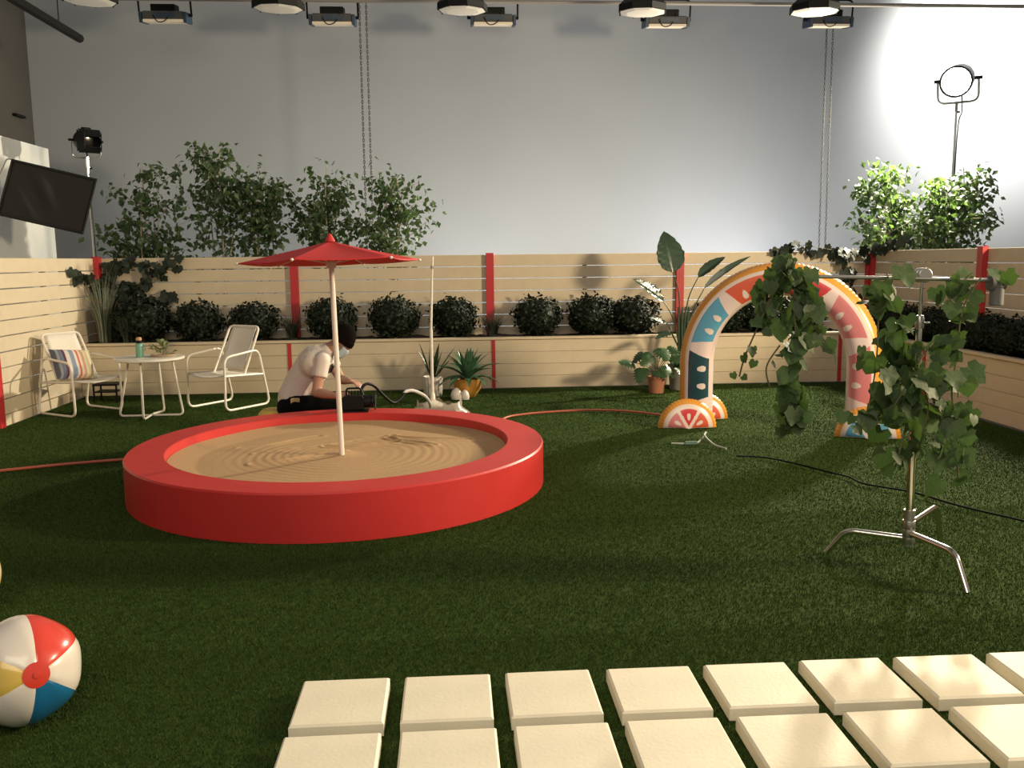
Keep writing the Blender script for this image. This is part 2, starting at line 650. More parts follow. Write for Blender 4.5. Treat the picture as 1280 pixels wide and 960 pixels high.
def bush_mesh(seed, r=0.30, n=1500):
    R_ = random.Random(seed)
    mb = MB()
    for i in range(n):
        d = Vector((R_.gauss(0, 1), R_.gauss(0, 1), R_.gauss(0, 1))).normalized()
        rr = r * (0.80 + 0.22 * noise.noise(d * 3.1 + Vector((seed, 0, 0))) + R_.uniform(-0.12, 0.14))
        p = Vector((d.x * rr, d.y * rr, d.z * rr * 0.80 + r * 0.72))
        if p.z < 0.0:
            continue
        nn = d + Vector([R_.gauss(0, .5) for _ in range(3)])
        small_leaf(mb, p, R_.uniform(0.035, 0.06), rot_to(nn, R_.uniform(0, 6.28)))
    core = MB()
    core.ell((0, 0, r * 0.66), (r * .72, r * .72, r * .62), 14, 9)
    n0 = len(mb.v)
    mb.v += core.v
    mb.f += [tuple(i + n0 for i in f) for f in core.f]
    me = mb.mesh('foliage', None)
    me.materials.append(leaf_bush)
    return me


BM = [bush_mesh(5), bush_mesh(11), bush_mesh(23)]
stem_me = MB().tube([(0, 0, -0.02), (0, 0, 0.16)], 0.02, 6).mesh('stem', None)
stem_me.materials.append(bark)


def bush(x, y, sc, label, group, z=0.59):
    t = thing('round_shrub', label, 'shrub', (x, y, z), random.uniform(0, 6.28), group)
    sc *= 1.08
    t.scale = (sc, sc, sc * random.uniform(.93, 1.06))
    f = ob('foliage', random.choice(BM), t)
    f['kind'] = 'stuff'
    ob('stem', stem_me, t)


BL = [(-3.62, 1.12, 'round dark shrub growing into the climbing ivy in the back planter'), (-2.984, 1, 'round dark shrub in the planter behind the little table'),
      (-2.334, 1, 'round dark shrub in the planter behind the empty lawn chair'), (-1.424, 1, 'round dark shrub in the planter just above the kneeling person'),
      (-0.685, 1.05, 'round dark shrub in the planter between the umbrella pole and the thin white pole'),
      (0.023, .98, 'round dark shrub in the planter behind the orange agave pot'), (1.038, 1.0, 'round dark shrub standing alone next after the middle red post'),
      (1.70, 1.02, 'round dark shrub second from the middle red post towards the big-leaved plant'), (2.22, 1.05, 'round dark shrub touching the tall big-leaved plant'),
      (3.30, 1.0, 'round dark shrub seen under the inflatable arch beside its blue stripe'), (3.80, 1.05, 'round dark shrub behind the hanging vine under the arch'),
      (4.28, 1.0, 'round dark shrub at the far corner seen under the arch')]
for x, sc, lb in BL:
    bush(x, 10.74, sc, lb, 'round shrubs in the back planter')
ORD = ['first', 'second', 'third', 'fourth', 'fifth', 'sixth', 'seventh', 'eighth', 'ninth']
for k, y in enumerate((10.3, 9.75, 9.2, 8.68, 8.2, 7.75, 7.3, 6.85)):
    bush(5.10, y, .78, 'clipped dark hedge shrub in the right planter, ' + ORD[k] + ' from the fence corner', 'hedge shrubs in the right planter')


def grass_clump(name, label, loc, h, n, spread, m_, wdt=0.008, seed=1, cat='grass', group=None, droop=0.35):
    R_ = random.Random(seed)
    t = thing(name, label, cat, loc, 0, group)
    mb = MB()
    for i in range(n):
        a = R_.uniform(0, 2 * PI)
        r0 = R_.uniform(0, 0.06)
        b0 = Vector((math.cos(a) * r0, math.sin(a) * r0, 0))
        hh = h * R_.uniform(0.55, 1.0)
        sp = spread * R_.uniform(0.2, 1.0)
        pts = []
        for k in range(5):
            q = k / 4
            pts.append(b0 + Vector((math.cos(a) * sp * q * q, math.sin(a) * sp * q * q, hh * q * (1 - droop * .3 * q * q))))
        sd = Vector((-math.sin(a + .7), math.cos(a + .7), 0))
        vs, fs = [], []
        for k, p in enumerate(pts):
            ww = wdt * (1 - (k / 4) ** 2 * 0.95) * 0.5
            vs += [p - sd * ww, p + sd * ww]
        for k in range(4):
            fs.append((2 * k, 2 * k + 1, 2 * k + 3, 2 * k + 2))
        mb.add(vs, fs)
    f = mb.build('blades', m_, t, 60)
    f['kind'] = 'stuff'
    MB().lathe([(0.07, -.01), (0.06, 0.02), (0.0, 0.03)], 10).build('root_ball', soil, t)
    return t


for i, (x, lb) in enumerate(((-1.897, 'behind the red umbrella'), (0.485, 'next to the agave'), (2.86, 'behind the big-leaved plant'))):
    grass_clump('sedge_clump', 'small dark spiky grass clump at the red fence post ' + lb, (x, 10.72, 0.59), 0.36, 150, 0.22, leaf_grass_dark, seed=i + 4,
                group='grass clumps at the fence posts')
grass_clump('tall_grass', 'tall grey-green ornamental grass in the corner behind the striped-cushion chair', (-4.02, 10.62, 0.59), 0.95, 130, 0.22, leaf_grass, 0.011, seed=31)
grass_clump('tall_grass', 'dark feathery grass between corner ivy and the first shrub', (-3.72, 10.52, 0.59), 0.42, 150, 0.22, leaf_grass_dark, 0.008, seed=33)

# ------------------------------------------------------------------ ivy
def ivy_leaf_mesh(m_, seed, curl=0.16):
    out = [(0, 0.02), (-0.22, -0.17), (-0.48, -0.06), (-0.46, 0.18), (-0.60, 0.44), (-0.38, 0.56), (-0.22, 0.80), (0, 1.0),
           (0.22, 0.80), (0.38, 0.56), (0.60, 0.44), (0.46, 0.18), (0.48, -0.06), (0.22, -0.17)]
    R_ = random.Random(seed)
    vs = [(0, 0.36, 0.0)]
    for x, y in out:
        x *= R_.uniform(.88, 1.1)
        r2 = x * x + (y - .36) ** 2
        z = -curl * r2 * 1.3 + abs(x) * curl * 0.9 + R_.uniform(-.04, .04)
        vs.append((x, y, z))
    n = len(out)
    fs = [(0, 1 + i, 1 + (i + 1) % n) for i in range(n)]
    mb = MB().add(vs, fs)
    me = mb.mesh('leaf', 70)
    me.materials.append(m_)
    return me


IVY = [ivy_leaf_mesh(leaf_ivy, s) for s in range(4)]
IVYD = [ivy_leaf_mesh(leaf_ivy_dark, s + 9) for s in range(4)]


def vine(name, label, base, stems, n_leaf, size, meshes, seed, jit=0.06, face=(0, -1, 0.25), stem_r=0.004, spread=0.8):
    R_ = random.Random(seed)
    t = thing(name, label, 'vine', base)
    B = Vector(base)
    allp = []
    for s_ in stems:
        wt, sf = 1.0, 1.0
        if isinstance(s_, tuple):
            s_, wt, sf = s_
        pts = smooth_path([Vector(p) - B for p in s_], 6)
        MB().tube(pts, stem_r, 5).build('stem', vine_stem, t)
        L = sum((pts[i + 1] - pts[i]).length for i in range(len(pts) - 1))
        allp.append((pts, L * wt, sf))
    tot = sum(q[1] for q in allp)
    for pts, L, sf in allp:
        k = max(2, int(round(n_leaf * L / tot)))
        for i in range(k):
            q = (i + R_.random()) / k
            p = pts[min(int(q * (len(pts) - 1)), len(pts) - 1)]
            c = p + Vector([max(-1.4, min(1.4, R_.gauss(0, 1))) * jit * k_ for k_ in (1, 1, .7)])
            nrm = Vector(face) + Vector([R_.gauss(0, spread * .75), R_.gauss(0, spread * .5), R_.gauss(0, spread * .5)])
            nrm.normalize()
            tip = Vector((R_.gauss(0, .5), R_.gauss(0, .4), -1))
            yv = (tip - nrm * tip.dot(nrm)).normalized()
            xv = yv.cross(nrm)
            M3 = Matrix((xv, yv, nrm)).transposed()
            o = ob('leaf', R_.choice(meshes), t, c)
            o.rotation_euler = M3.to_euler()
            s_ = R_.uniform(*size) * sf
            o.scale = (s_, s_, s_)
    return t


# ivy climbing the left corner of the back fence
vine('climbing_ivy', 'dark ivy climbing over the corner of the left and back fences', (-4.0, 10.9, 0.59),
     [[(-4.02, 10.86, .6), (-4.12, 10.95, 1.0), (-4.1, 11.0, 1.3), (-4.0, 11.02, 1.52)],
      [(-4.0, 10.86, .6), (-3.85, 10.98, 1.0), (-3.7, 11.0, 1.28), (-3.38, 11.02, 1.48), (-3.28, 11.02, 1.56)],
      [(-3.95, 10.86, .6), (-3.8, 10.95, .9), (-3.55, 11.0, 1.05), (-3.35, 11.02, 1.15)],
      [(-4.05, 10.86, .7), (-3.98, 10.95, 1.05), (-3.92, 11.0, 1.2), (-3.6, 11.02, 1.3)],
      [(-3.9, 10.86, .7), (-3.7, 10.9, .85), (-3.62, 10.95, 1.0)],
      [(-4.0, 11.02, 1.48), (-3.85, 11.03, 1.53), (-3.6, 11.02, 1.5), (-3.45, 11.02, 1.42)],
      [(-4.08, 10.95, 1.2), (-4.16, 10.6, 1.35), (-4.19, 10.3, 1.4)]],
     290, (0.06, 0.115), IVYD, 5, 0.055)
# garland over the far right corner
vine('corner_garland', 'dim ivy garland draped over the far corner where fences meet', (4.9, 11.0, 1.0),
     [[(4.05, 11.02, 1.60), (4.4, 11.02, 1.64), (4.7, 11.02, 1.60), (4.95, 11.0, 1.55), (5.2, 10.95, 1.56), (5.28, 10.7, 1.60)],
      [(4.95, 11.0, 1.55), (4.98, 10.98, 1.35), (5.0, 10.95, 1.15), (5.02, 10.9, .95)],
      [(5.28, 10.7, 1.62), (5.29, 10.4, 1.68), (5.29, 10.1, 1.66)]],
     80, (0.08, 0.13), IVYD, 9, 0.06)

# ================================================================== SANDBOX
SX, SY = -0.769, 6.06
sb = thing('sandbox', 'big round glossy red sandbox ring filled with raked sand', 'sandbox', (SX, SY, 0))
prof = [(1.36, 0.0), (1.38, 0.004), (1.38, 0.272), (1.372, 0.283), (1.14, 0.283), (1.133, 0.278), (1.13, 0.0)]
mb = MB()
mb.lathe(prof[:-1] + [(1.13, 0.0)], 128)
mb.f = [f for f in mb.f if len(f) == 4]
nseg = 128
for k in range(nseg):
    k2 = (k + 1) % nseg
    mb.f.append((k2, k, 6 * nseg + k, 6 * nseg + k2))
mb.build('ring', sand_red, sb, 25)

sand_m = bpy.data.materials.new('raked_sand')
sand_m.use_nodes = True
nt = sand_m.node_tree
b = nt.nodes['Principled BSDF']
b.inputs['Roughness'].default_value = 0.95
b.inputs['Specular IOR Level'].default_value = 0.1
tc = nt.nodes.new('ShaderNodeTexCoord')
n1 = nt.nodes.new('ShaderNodeTexNoise')
n1.inputs['Scale'].default_value = 260
n1.inputs['Detail'].default_value = 4
cr = nt.nodes.new('ShaderNodeValToRGB')
cr.color_ramp.elements[0].position = 0.3
cr.color_ramp.elements[0].color = (0.34, 0.215, 0.11, 1)
cr.color_ramp.elements[1].position = 0.75
cr.color_ramp.elements[1].color = (0.58, 0.40, 0.23, 1)
bp = nt.nodes.new('ShaderNodeBump')
bp.inputs['Strength'].default_value = 0.35
bp.inputs['Distance'].default_value = 0.004
nt.links.new(tc.outputs['Object'], n1.inputs['Vector'])
nt.links.new(n1.outputs['Fac'], cr.inputs['Fac'])
nt.links.new(cr.outputs['Color'], b.inputs['Base Color'])
nt.links.new(n1.outputs['Fac'], bp.inputs['Height'])
nt.links.new(bp.outputs['Normal'], b.inputs['Normal'])


def sand_h(x, y):
    r = math.hypot(x, y)
    a = math.atan2(y, x)
    z = 0.192 + 0.012 * noise.noise(Vector((x * 1.6, y * 1.6, 2.0)))
    amp = 0.0026 * max(0.0, 1 - abs(r - 0.52) / 0.42)
    wob = 0.05 * noise.noise(Vector((x * 2.2, y * 2.2, 0.3)))
    z += amp * math.sin((r + wob) * 95 + a * 1.0) * (0.4 + 0.6 * (noise.noise(Vector((x * 1.3, y * 1.3, 7))) + .5))
    # a few drawn furrows
    for (x0, y0, x1, y1, d_) in ((0.28, 0.55, 0.62, 0.18, .014), (0.3, 0.6, 0.98, 0.30, .012), (-.75, .3, -.25, .62, .010), (-.55, -.25, .0, .05, .012),
                               (-.6, .1, .3, .62, .008), (-.15, .28, .35, .34, .012)):
        dx, dy = x1 - x0, y1 - y0
        t = max(0, min(1, ((x - x0) * dx + (y - y0) * dy) / (dx * dx + dy * dy)))
        ds = math.hypot(x - x0 - dx * t, y - y0 - dy * t + .03 * math.sin(t * 5))
        if ds < .07:
            z += -d_ * math.exp(-(ds / .018) ** 2) + d_ * .7 * math.exp(-((ds - .035) / .015) ** 2)
    z += 0.02 * math.exp(-(r / .10) ** 2)
    z += 0.03 * max(0, (r - 0.95) / 0.18)
    return z


mb = MB()
NR, NA = 110, 220
vs, fs = [(0, 0, sand_h(0, 0))], []
for i in range(1, NR + 1):
    r = 1.1295 * i / NR
    for k in range(NA):
        a = 2 * PI * k / NA
        vs.append((r * math.cos(a), r * math.sin(a), sand_h(r * math.cos(a), r * math.sin(a))))
for k in range(NA):
    fs.append((0, 1 + k, 1 + (k + 1) % NA))
for i in range(NR - 1):
    for k in range(NA):
        k2 = (k + 1) % NA
        fs.append((1 + i * NA + k, 1 + (i + 1) * NA + k, 1 + (i + 1) * NA + k2, 1 + i * NA + k2))
mb.add(vs, fs).build('sand', sand_m, sb, 60)

# ------------------------------------------------------------------ umbrella
um = thing('sun_umbrella', 'red six-panel umbrella on a white pole planted in the sand', 'umbrella', (-0.760, 5.99, 0.16))
um.rotation_euler = (math.radians(-2.0), math.radians(-1.3), 0)
MB().tube([(0, 0, 0), (0, 0, 0.55), (0, 0, 1.38)], [0.0175, 0.0175, 0.0175], 14).build('pole', mat('white_pole', (0.82, 0.74, 0.66), .4), um)
canopy_m = mat('red_canopy', (0.56, 0.028, 0.030), 0.65, var=0.04, scale=30, trans=0.0)
UR, UH, UB = 0.60, 0.135, 1.345
ang0 = math.radians(-105)
can = MB()
vs, fs = [], []
NRr, NS = 10, 12
vs.append((0, 0, UB + UH))
for i in range(1, NRr + 1):
    q = i / NRr
    for k in range(6 * NS):
        s_ = k / NS
        k0 = int(s_)
        u = s_ - k0
        a, b2 = ang0 + k0 * PI / 3, ang0 + (k0 + 1) * PI / 3
        A = Vector((math.cos(a), math.sin(a), 0)) * UR
        C = Vector((math.cos(b2), math.sin(b2), 0)) * UR
        p = A.lerp(C, u) * q
        sag = 4 * u * (1 - u)
        p *= 1 - 0.035 * sag * q
        p.z = UB + UH * (1 - q ** 0.92) - 0.012 * sag * math.sin(q * PI * .7)
        vs.append(p)
W = 6 * NS
for k in range(W):
    fs.append((0, 1 + k, 1 + (k + 1) % W))
for i in range(NRr - 1):
    for k in range(W):
        k2 = (k + 1) % W
        fs.append((1 + i * W + k, 1 + (i + 1) * W + k, 1 + (i + 1) * W + k2, 1 + i * W + k2))
co = can.add(vs, fs).build('canopy', canopy_m, um, 12)
sm = co.modifiers.new('thick', 'SOLIDIFY')
sm.thickness = 0.004
MB().lathe([(0.034, UB + UH - .005), (0.03, UB + UH + .01), (0.018, UB + UH + .028), (0.014, UB + UH + .04), (0.0, UB + UH + .05)], 12).build('finial', canopy_m, um)
MB().lathe([(0.03, 1.30), (0.033, 1.31), (0.033, 1.335), (0.03, 1.345)], 12).build('hub', white_metal, um)
for k in range(6):
    a = ang0 + k * PI / 3
    e_ = Vector((math.cos(a) * UR, math.sin(a) * UR, UB - .004))
    rb = MB()
    rb.tube([(0, 0, UB + UH - .03), Vector((math.cos(a) * UR * .5, math.sin(a) * UR * .5, UB + UH * (1 - .5 ** .92) - .012)), e_], 0.004, 6)
    rb.build('rib', white_metal, um)
    MB().tube([(0, 0, 1.33), Vector((math.cos(a) * UR * .55, math.sin(a) * UR * .55, UB + UH * (1 - .55 ** .92) - .014))], 0.003, 6).build('strut', white_metal, um)
    MB().ell(e_, (.010, .010, .010), 8, 6).build('rib_tip', white_metal, um)

# ================================================================== CHAIRS, TABLE
def make_chair(label, loc, rz, sc=1.0):
    t = thing('lawn_chair', label, 'chair', loc, rz, 'white lawn chairs')
    r = 0.0125
    W2 = 0.275
    for s in (-1, 1):
        lp = round_path([(0.27, s * W2, r), (0.255, s * W2, 0.555), (-0.21, s * W2, 0.60), (-0.34, s * W2, r)], 0.085, 6, True)
        MB().tube(lp, r, 10, closed=True).build('side_frame', white_metal, t)
        MB().tube([(0.258, s * (W2), 0.365), (-0.262, s * W2, 0.335)], 0.010, 8).build('seat_rail', white_metal, t)
    MB().tube([(-0.24, -W2, 0.34), (-0.24, W2, 0.34)], 0.009, 8).build('cross_bar', white_metal, t)
    bk = round_path([(-0.05, -0.225, 0.35), (-0.30, -0.215, 0.83), (-0.30, 0.215, 0.83), (-0.05, 0.225, 0.35)], 0.06, 6)
    MB().tube(bk, r, 10).build('back_frame', white_metal, t)
    # slings
    vs, fs = [], []
    N, K = 8, 8
    for i in range(N + 1):
        q = i / N
        for k in range(K + 1):
            v = k / K * 2 - 1
            x = -0.075 - 0.222 * q - .02 * (1 - v * v) * math.sin(q * PI)
            z = 0.40 + 0.425 * q
            vs.append((x, v * (0.175), z))
    for i in range(N):
        for k in range(K):
            a = i * (K + 1) + k
            fs.append((a, a + 1, a + K + 2, a + K + 1))
    o = MB().add(vs, fs).build('backrest', white_fabric, t, 60)
    o.modifiers.new('thick', 'SOLIDIFY').thickness = 0.006
    vs, fs = [], []
    for i in range(N + 1):
        q = i / N
        for k in range(K + 1):
            v = k / K * 2 - 1
            x = -0.20 + (0.455 + 0.05 * (1 - v * v)) * q
            z = 0.345 + 0.028 * q - .035 * (1 - v * v) * (0.3 + .7 * q)
            vs.append((x, v * 0.268, z))
    for i in range(N):
        for k in range(K):
            a = i * (K + 1) + k
            fs.append((a, a + 1, a + K + 2, a + K + 1))
    o = MB().add(vs, fs).build('seat', white_fabric, t, 60)
    o.modifiers.new('thick', 'SOLIDIFY').thickness = 0.008
    t.scale = (sc, sc, sc)
    return t


make_chair('white tubular lawn chair holding the striped cushion beside the left fence', (-3.78, 9.28, 0.0), math.atan2(-.29, .44), 0.97)
make_chair('empty white tubular lawn chair on the sandbox side of the round table', (-2.38, 9.46, 0.0), math.atan2(-.558, -.373), 1.0)

# cushion
cm = bpy.data.materials.new('striped_cushion')
cm.use_nodes = True
nt = cm.node_tree
b = nt.nodes['Principled BSDF']
b.inputs['Roughness'].default_value = 0.85
tc = nt.nodes.new('ShaderNodeTexCoord')
sx = nt.nodes.new('ShaderNodeSeparateXYZ')
mr = nt.nodes.new('ShaderNodeMapRange')
mr.inputs['From Min'].default_value = -0.21
mr.inputs['From Max'].default_value = 0.21
rp = nt.nodes.new('ShaderNodeValToRGB')
rp.color_ramp.interpolation = 'CONSTANT'
stripes = [(0, (.10, .11, .15)), (.07, (.30, .30, .33)), (.12, (.13, .15, .21)), (.2, (.10, .03, .05)), (.26, (.60, .55, .48)), (.36, (.22, .26, .36)),
           (.47, (.66, .6, .5)), (.53, (.55, .13, .08)), (.58, (.66, .58, .44)), (.64, (.62, .32, .18)), (.70, (.66, .58, .42)), (.76, (.58, .44, .22)),
           (.82, (.64, .58, .42)), (.88, (.46, .42, .24)), (.94, (.62, .57, .42))]
els = rp.color_ramp.elements
els[0].position = 0
els[0].color = stripes[0][1] + (1,)
els[1].position = stripes[-1][0]
els[1].color = stripes[-1][1] + (1,)
for p_, c_ in stripes[1:-1]:
    e = els.new(p_)
    e.color = c_ + (1,)
nt.links.new(tc.outputs['Object'], sx.inputs[0])
nt.links.new(sx.outputs['X'], mr.inputs['Value'])
nt.links.new(mr.outputs['Result'], rp.inputs['Fac'])
nt.links.new(rp.outputs['Color'], b.inputs['Base Color'])
vs, fs = [], []
N = 18
for side in (1, -1):
    for i in range(N + 1):
        for j in range(N + 1):
            u, v = i / N * 2 - 1, j / N * 2 - 1
            pin = 1 - 0.06 * (1 - abs(u)) * 0 - 0.07 * (1 - u * u) * (abs(v) > .999) * 0
            th = 0.072 * (max(0, (1 - u ** 4) * (1 - v ** 4))) ** 0.5
            k = 1 - 0.09 * (1 - u * u) * abs(v) ** 3
            k2 = 1 - 0.09 * (1 - v * v) * abs(u) ** 3
            vs.append((u * 0.215 * k2, v * 0.17 * k, side * th))
for s in range(2):
    o0 = s * (N + 1) ** 2
    for i in range(N):
        for j in range(N):
            a = o0 + i * (N + 1) + j
            f = (a, a + N + 1, a + N + 2, a + 1)
            fs.append(f if s == 0 else f[::-1])
cu = MB().add(vs, fs).build('striped_cushion', cm, None, 60)
tag(cu, 'multicolour striped throw cushion leaning in the white lawn chair', 'cushion')
# rests on the seat leaning on the backrest of the first chair
ch_rz = math.atan2(-.29, .44)
fwd = Vector((math.cos(ch_rz), math.sin(ch_rz), 0))
side_l = Vector((-math.sin(ch_rz), math.cos(ch_rz), 0))
nrm = (fwd * 0.86 + Vector((0, 0, 0.5))).normalized()
xv = side_l
yv = nrm.cross(xv).normalized()
M3 = Matrix((xv, yv, nrm)).transposed().to_4x4()
M3 = M3 @ Matrix.Rotation(math.radians(-7), 4, 'Z')
M3.translation = Vector((-3.78, 9.28, 0)) + fwd * -0.035 + side_l * -0.05 + Vector((0, 0, 0.50))
cu.matrix_world = M3

# table
tb = thing('bistro_table', 'small round white metal table between the two lawn chairs', 'table', (-2.98, 8.95, 0))
MB().lathe([(0.0, 0.565), (0.315, 0.565), (0.33, 0.572), (0.33, 0.588), (0.322, 0.594), (0.0, 0.594)], 48).build('table_top', white_metal, tb)
MB().tube(round_path([(-0.20, 0.0, 0.566), (-0.315, -0.02, 0.012), (0.30, 0.0, 0.012), (0.22, 0.0, 0.566)], 0.05, 6), 0.011, 10).build('leg_frame', white_metal, tb)
MB().tube(round_path([(-0.02, -0.20, 0.566), (0.0, -0.27, 0.012), (0.02, -0.05, 0.034), (0.03, 0.27, 0.012), (0.02, 0.20, 0.566)], 0.05, 6), 0.011, 10).build('leg_frame', white_metal, tb)

bt = thing('water_bottle', 'mint green bottle with black neck and copper cap on the white table', 'bottle', (-3.06, 8.93, 0.594))
MB().lathe([(0.034, 0), (0.037, 0.004), (0.037, 0.118), (0.033, 0.132), (0.027, 0.138)], 20).build('body', mat('mint', (.16, .36, .26), .35), bt)
MB().lathe([(0.028, 0.136), (0.028, 0.165), (0.024, 0.168)], 20).build('neck', black, bt)
MB().lathe([(0.026, 0.166), (0.027, 0.185), (0.020, 0.196), (0.0, 0.198)], 20).build('cap', mat('copper', (.55, .33, .17), .35), bt)
hp = MB().tube(round_path([(0.036, 0, 0.12), (0.055, 0, 0.112), (0.055, 0, 0.07), (0.036, 0, 0.062)], .01, 4), .004, 6).build('handle', mat('mint', (0, 0, 0)), bt)

pp = thing('table_plant', 'little variegated plant in a shallow tray on the white table', 'plant', (-2.86, 9.0, 0.594))
MB().lathe([(0.10, 0), (0.115, 0.004), (0.12, 0.022), (0.112, 0.022), (0.105, 0.012), (0, 0.012)], 24).build('tray', mat('tan_tray', (.35, .27, .17), .6), pp)
lv = mat('variegated_leaf', (0.22, 0.26, 0.11), 0.45, var=0.5, scale=40)
R_ = random.Random(3)
lm = MB()
small_leaf(lm, Vector((0, 0, 0)), 1.0, Matrix.Identity(4), .5)
lme = lm.mesh('leaf', 80)
lme.materials.append(lv)
for k in range(30):
    a = R_.uniform(0, 6.28)
    r_ = R_.uniform(.01, .10)
    o = ob('leaf', lme, pp, (math.cos(a) * r_, math.sin(a) * r_, R_.uniform(.02, .13) * (1.15 - r_ * 6)))
    o.rotation_euler = (R_.uniform(.2, 1.2), R_.uniform(-.4, .4), a - PI / 2)
    s_ = R_.uniform(.05, .085)
    o.scale = (s_, s_, s_)
MB().tube([(0, 0, .01), (0.01, 0, .09), (0.0, .01, .15)], .004, 5).build('stem', vine_stem, pp)

# black plant stand behind the chair
ps = thing('plant_stand', 'low black metal stand partly hidden behind the striped-cushion chair', 'stand', (-3.78, 9.98, 0))
MB().box((0, 0, 0.20), (0.26, 0.22, 0.02)).build('shelf', black, ps, None)
MB().box((0, 0, 0.12), (0.24, 0.20, 0.012)).build('rail', black, ps, None)
for sx_, sy_ in ((-1, -1), (1, -1), (-1, 1), (1, 1)):
    MB().box((sx_ * 0.12, sy_ * 0.1, 0.10), (0.016, 0.016, 0.20)).build('leg', black, ps, None)

# ================================================================== PERSON
def remesh(o, vox, sm=4):
    r_ = o.modifiers.new('r', 'REMESH')
    r_.mode = 'VOXEL'
    r_.voxel_size = vox
    r_.use_smooth_shade = True
    s_ = o.modifiers.new('s', 'SMOOTH')
    s_.factor = 0.5
    s_.iterations = sm


pe = thing('person', 'kneeling person in white t-shirt, dark beanie and face mask working a black pump', 'person', (-1.18, 7.77, 0))
PB = Vector((-1.2, 7.92, 0))


def L(x, y, z):
    return Vector((x, y, z)) - PB


skin = mat('skin', (0.46, 0.25, 0.17), 0.5, var=0.06, scale=20)
shirt_m = mat('white_tee', (0.70, 0.62, 0.56), 0.85, var=0.03, scale=12, bump=0.25, bscale=22)
pants_m = mat('black_trousers', (0.004, 0.004, 0.005), 0.85, bump=0.3, bscale=25, spec=0.1)
hip_l, hip_r = L(-1.37, 8.02, .28), L(-1.37, 7.82, .28)
kn_l, kn_r = L(-0.90, 8.07, .24), L(-0.88, 7.80, .24)
ft_l, ft_r = L(-1.38, 8.05, .07), L(-1.36, 7.82, .07)
pel, mid_, che, nck = L(-1.39, 7.92, .31), L(-1.33, 7.92, .47), L(-1.20, 7.92, .64), L(-1.09, 7.92, .755)
sh_l, sh_r = L(-1.13, 8.10, .69), L(-1.12, 7.74, .685)
el_l, el_r = L(-1.0, 7.99, .48), L(-1.17, 7.68, .41)
wr_l, wr_r = L(-0.90, 7.70, .50), L(-0.985, 7.54, .40)
hd = L(-0.975, 7.91, .825)
bd = MB()
bd.capsule(pel, mid_, .13, .125)
bd.capsule(mid_, che, .125, .14)
bd.capsule(che + Vector((0, .08, 0)), che + Vector((0, -.08, 0)), .12, .12)
bd.capsule(sh_l, sh_r, .055, .055)
bd.capsule(che, nck, .10, .055)
bd.capsule(nck, hd + Vector((-.03, 0, -.03)), .055, .055)
for s_, e_, w_ in ((sh_l, el_l, wr_l), (sh_r, el_r, wr_r)):
    bd.capsule(s_, e_, .052, .042)
    bd.capsule(e_, e_.lerp(w_, .35), .041, .042)
    bd.capsule(e_.lerp(w_, .35), w_, .042, .027)
for h_, k_, f_ in ((hip_l, kn_l, ft_l), (hip_r, kn_r, ft_r)):
    bd.capsule(h_, k_, .085, .062)
    bd.capsule(k_ + Vector((0, 0, -.10)), f_, .055, .042)
    bd.capsule(k_, k_ + Vector((0, 0, -.10)), .06, .06)
# head: skull, face, jaw, nose, ears; looks forward and down
hf = Vector((math.cos(math.radians(-48)), 0, math.sin(math.radians(-48))))
hu = Vector((-hf.z, 0, hf.x))
HM = Matrix((hf, Vector((0, 1, 0)), hu)).transposed().to_4x4()
HM.translation = hd
bd.ell((-0.005, 0, 0.035), (.098, .078, .10), 20, 14, HM)
bd.ell((0.035, 0, -0.045), (.062, .058, .075), 16, 12, HM)
bd.ell((0.102, 0, -0.012), (.018, .014, .026), 10, 8, HM)
for s_ in (-1, 1):
    bd.ell((-0.005, s_ * .08, -0.005), (.018, .010, .030), 10, 8, HM)


def hand(wr, direction, palm_n, curl, thumb_side):
    d = Vector(direction).normalized()
    n = Vector(palm_n)
    n = (n - d * n.dot(d)).normalized()
    s = d.cross(n)
    pc = wr + d * 0.045
    bd.capsule(wr, pc + s * .018, .024, .020, 8)
    bd.capsule(wr, pc - s * .018, .024, .020, 8)
    bd.capsule(pc - s * .024, pc + s * .024, .017, .017, 8)
    for i, (off, ln) in enumerate(((-.031, .066), (-.0105, .076), (.0105, .072), (.031, .056))):
        p = wr + d * 0.083 + s * off
        a = 0.25 + curl * .4
        bd.capsule(wr + d * .05 + s * off * .9, p, .0105, .010, 8)
        cur = p
        for q in range(3):
            dd = (d * math.cos(a) + n * math.sin(a)).normalized()
            nx_ = cur + dd * ln / 3 * (1.15 - .15 * q)
            bd.capsule(cur, nx_, .0095 - .0008 * q, .009 - .0008 * q, 8)
            cur = nx_
            a += curl
    tb0 = wr + d * .022 + s * thumb_side * .022
    t1 = tb0 + (d * .6 + s * thumb_side * .7 + n * .35).normalized() * .042
    t2 = t1 + (d * .85 + s * thumb_side * .2 + n * .5).normalized() * .032
    bd.capsule(tb0, t1, .013, .011, 8)
    bd.capsule(t1, t2, .011, .009, 8)


hand(wr_l, (0.75, -.62, -.05), (0, -.1, -1), .30, 1)
hand(wr_r, (0.75, -.55, .15), (0.2, .5, -1), .6, -1)
body = bd.build('body', skin, pe, 60)
remesh(body, 0.007, 3)

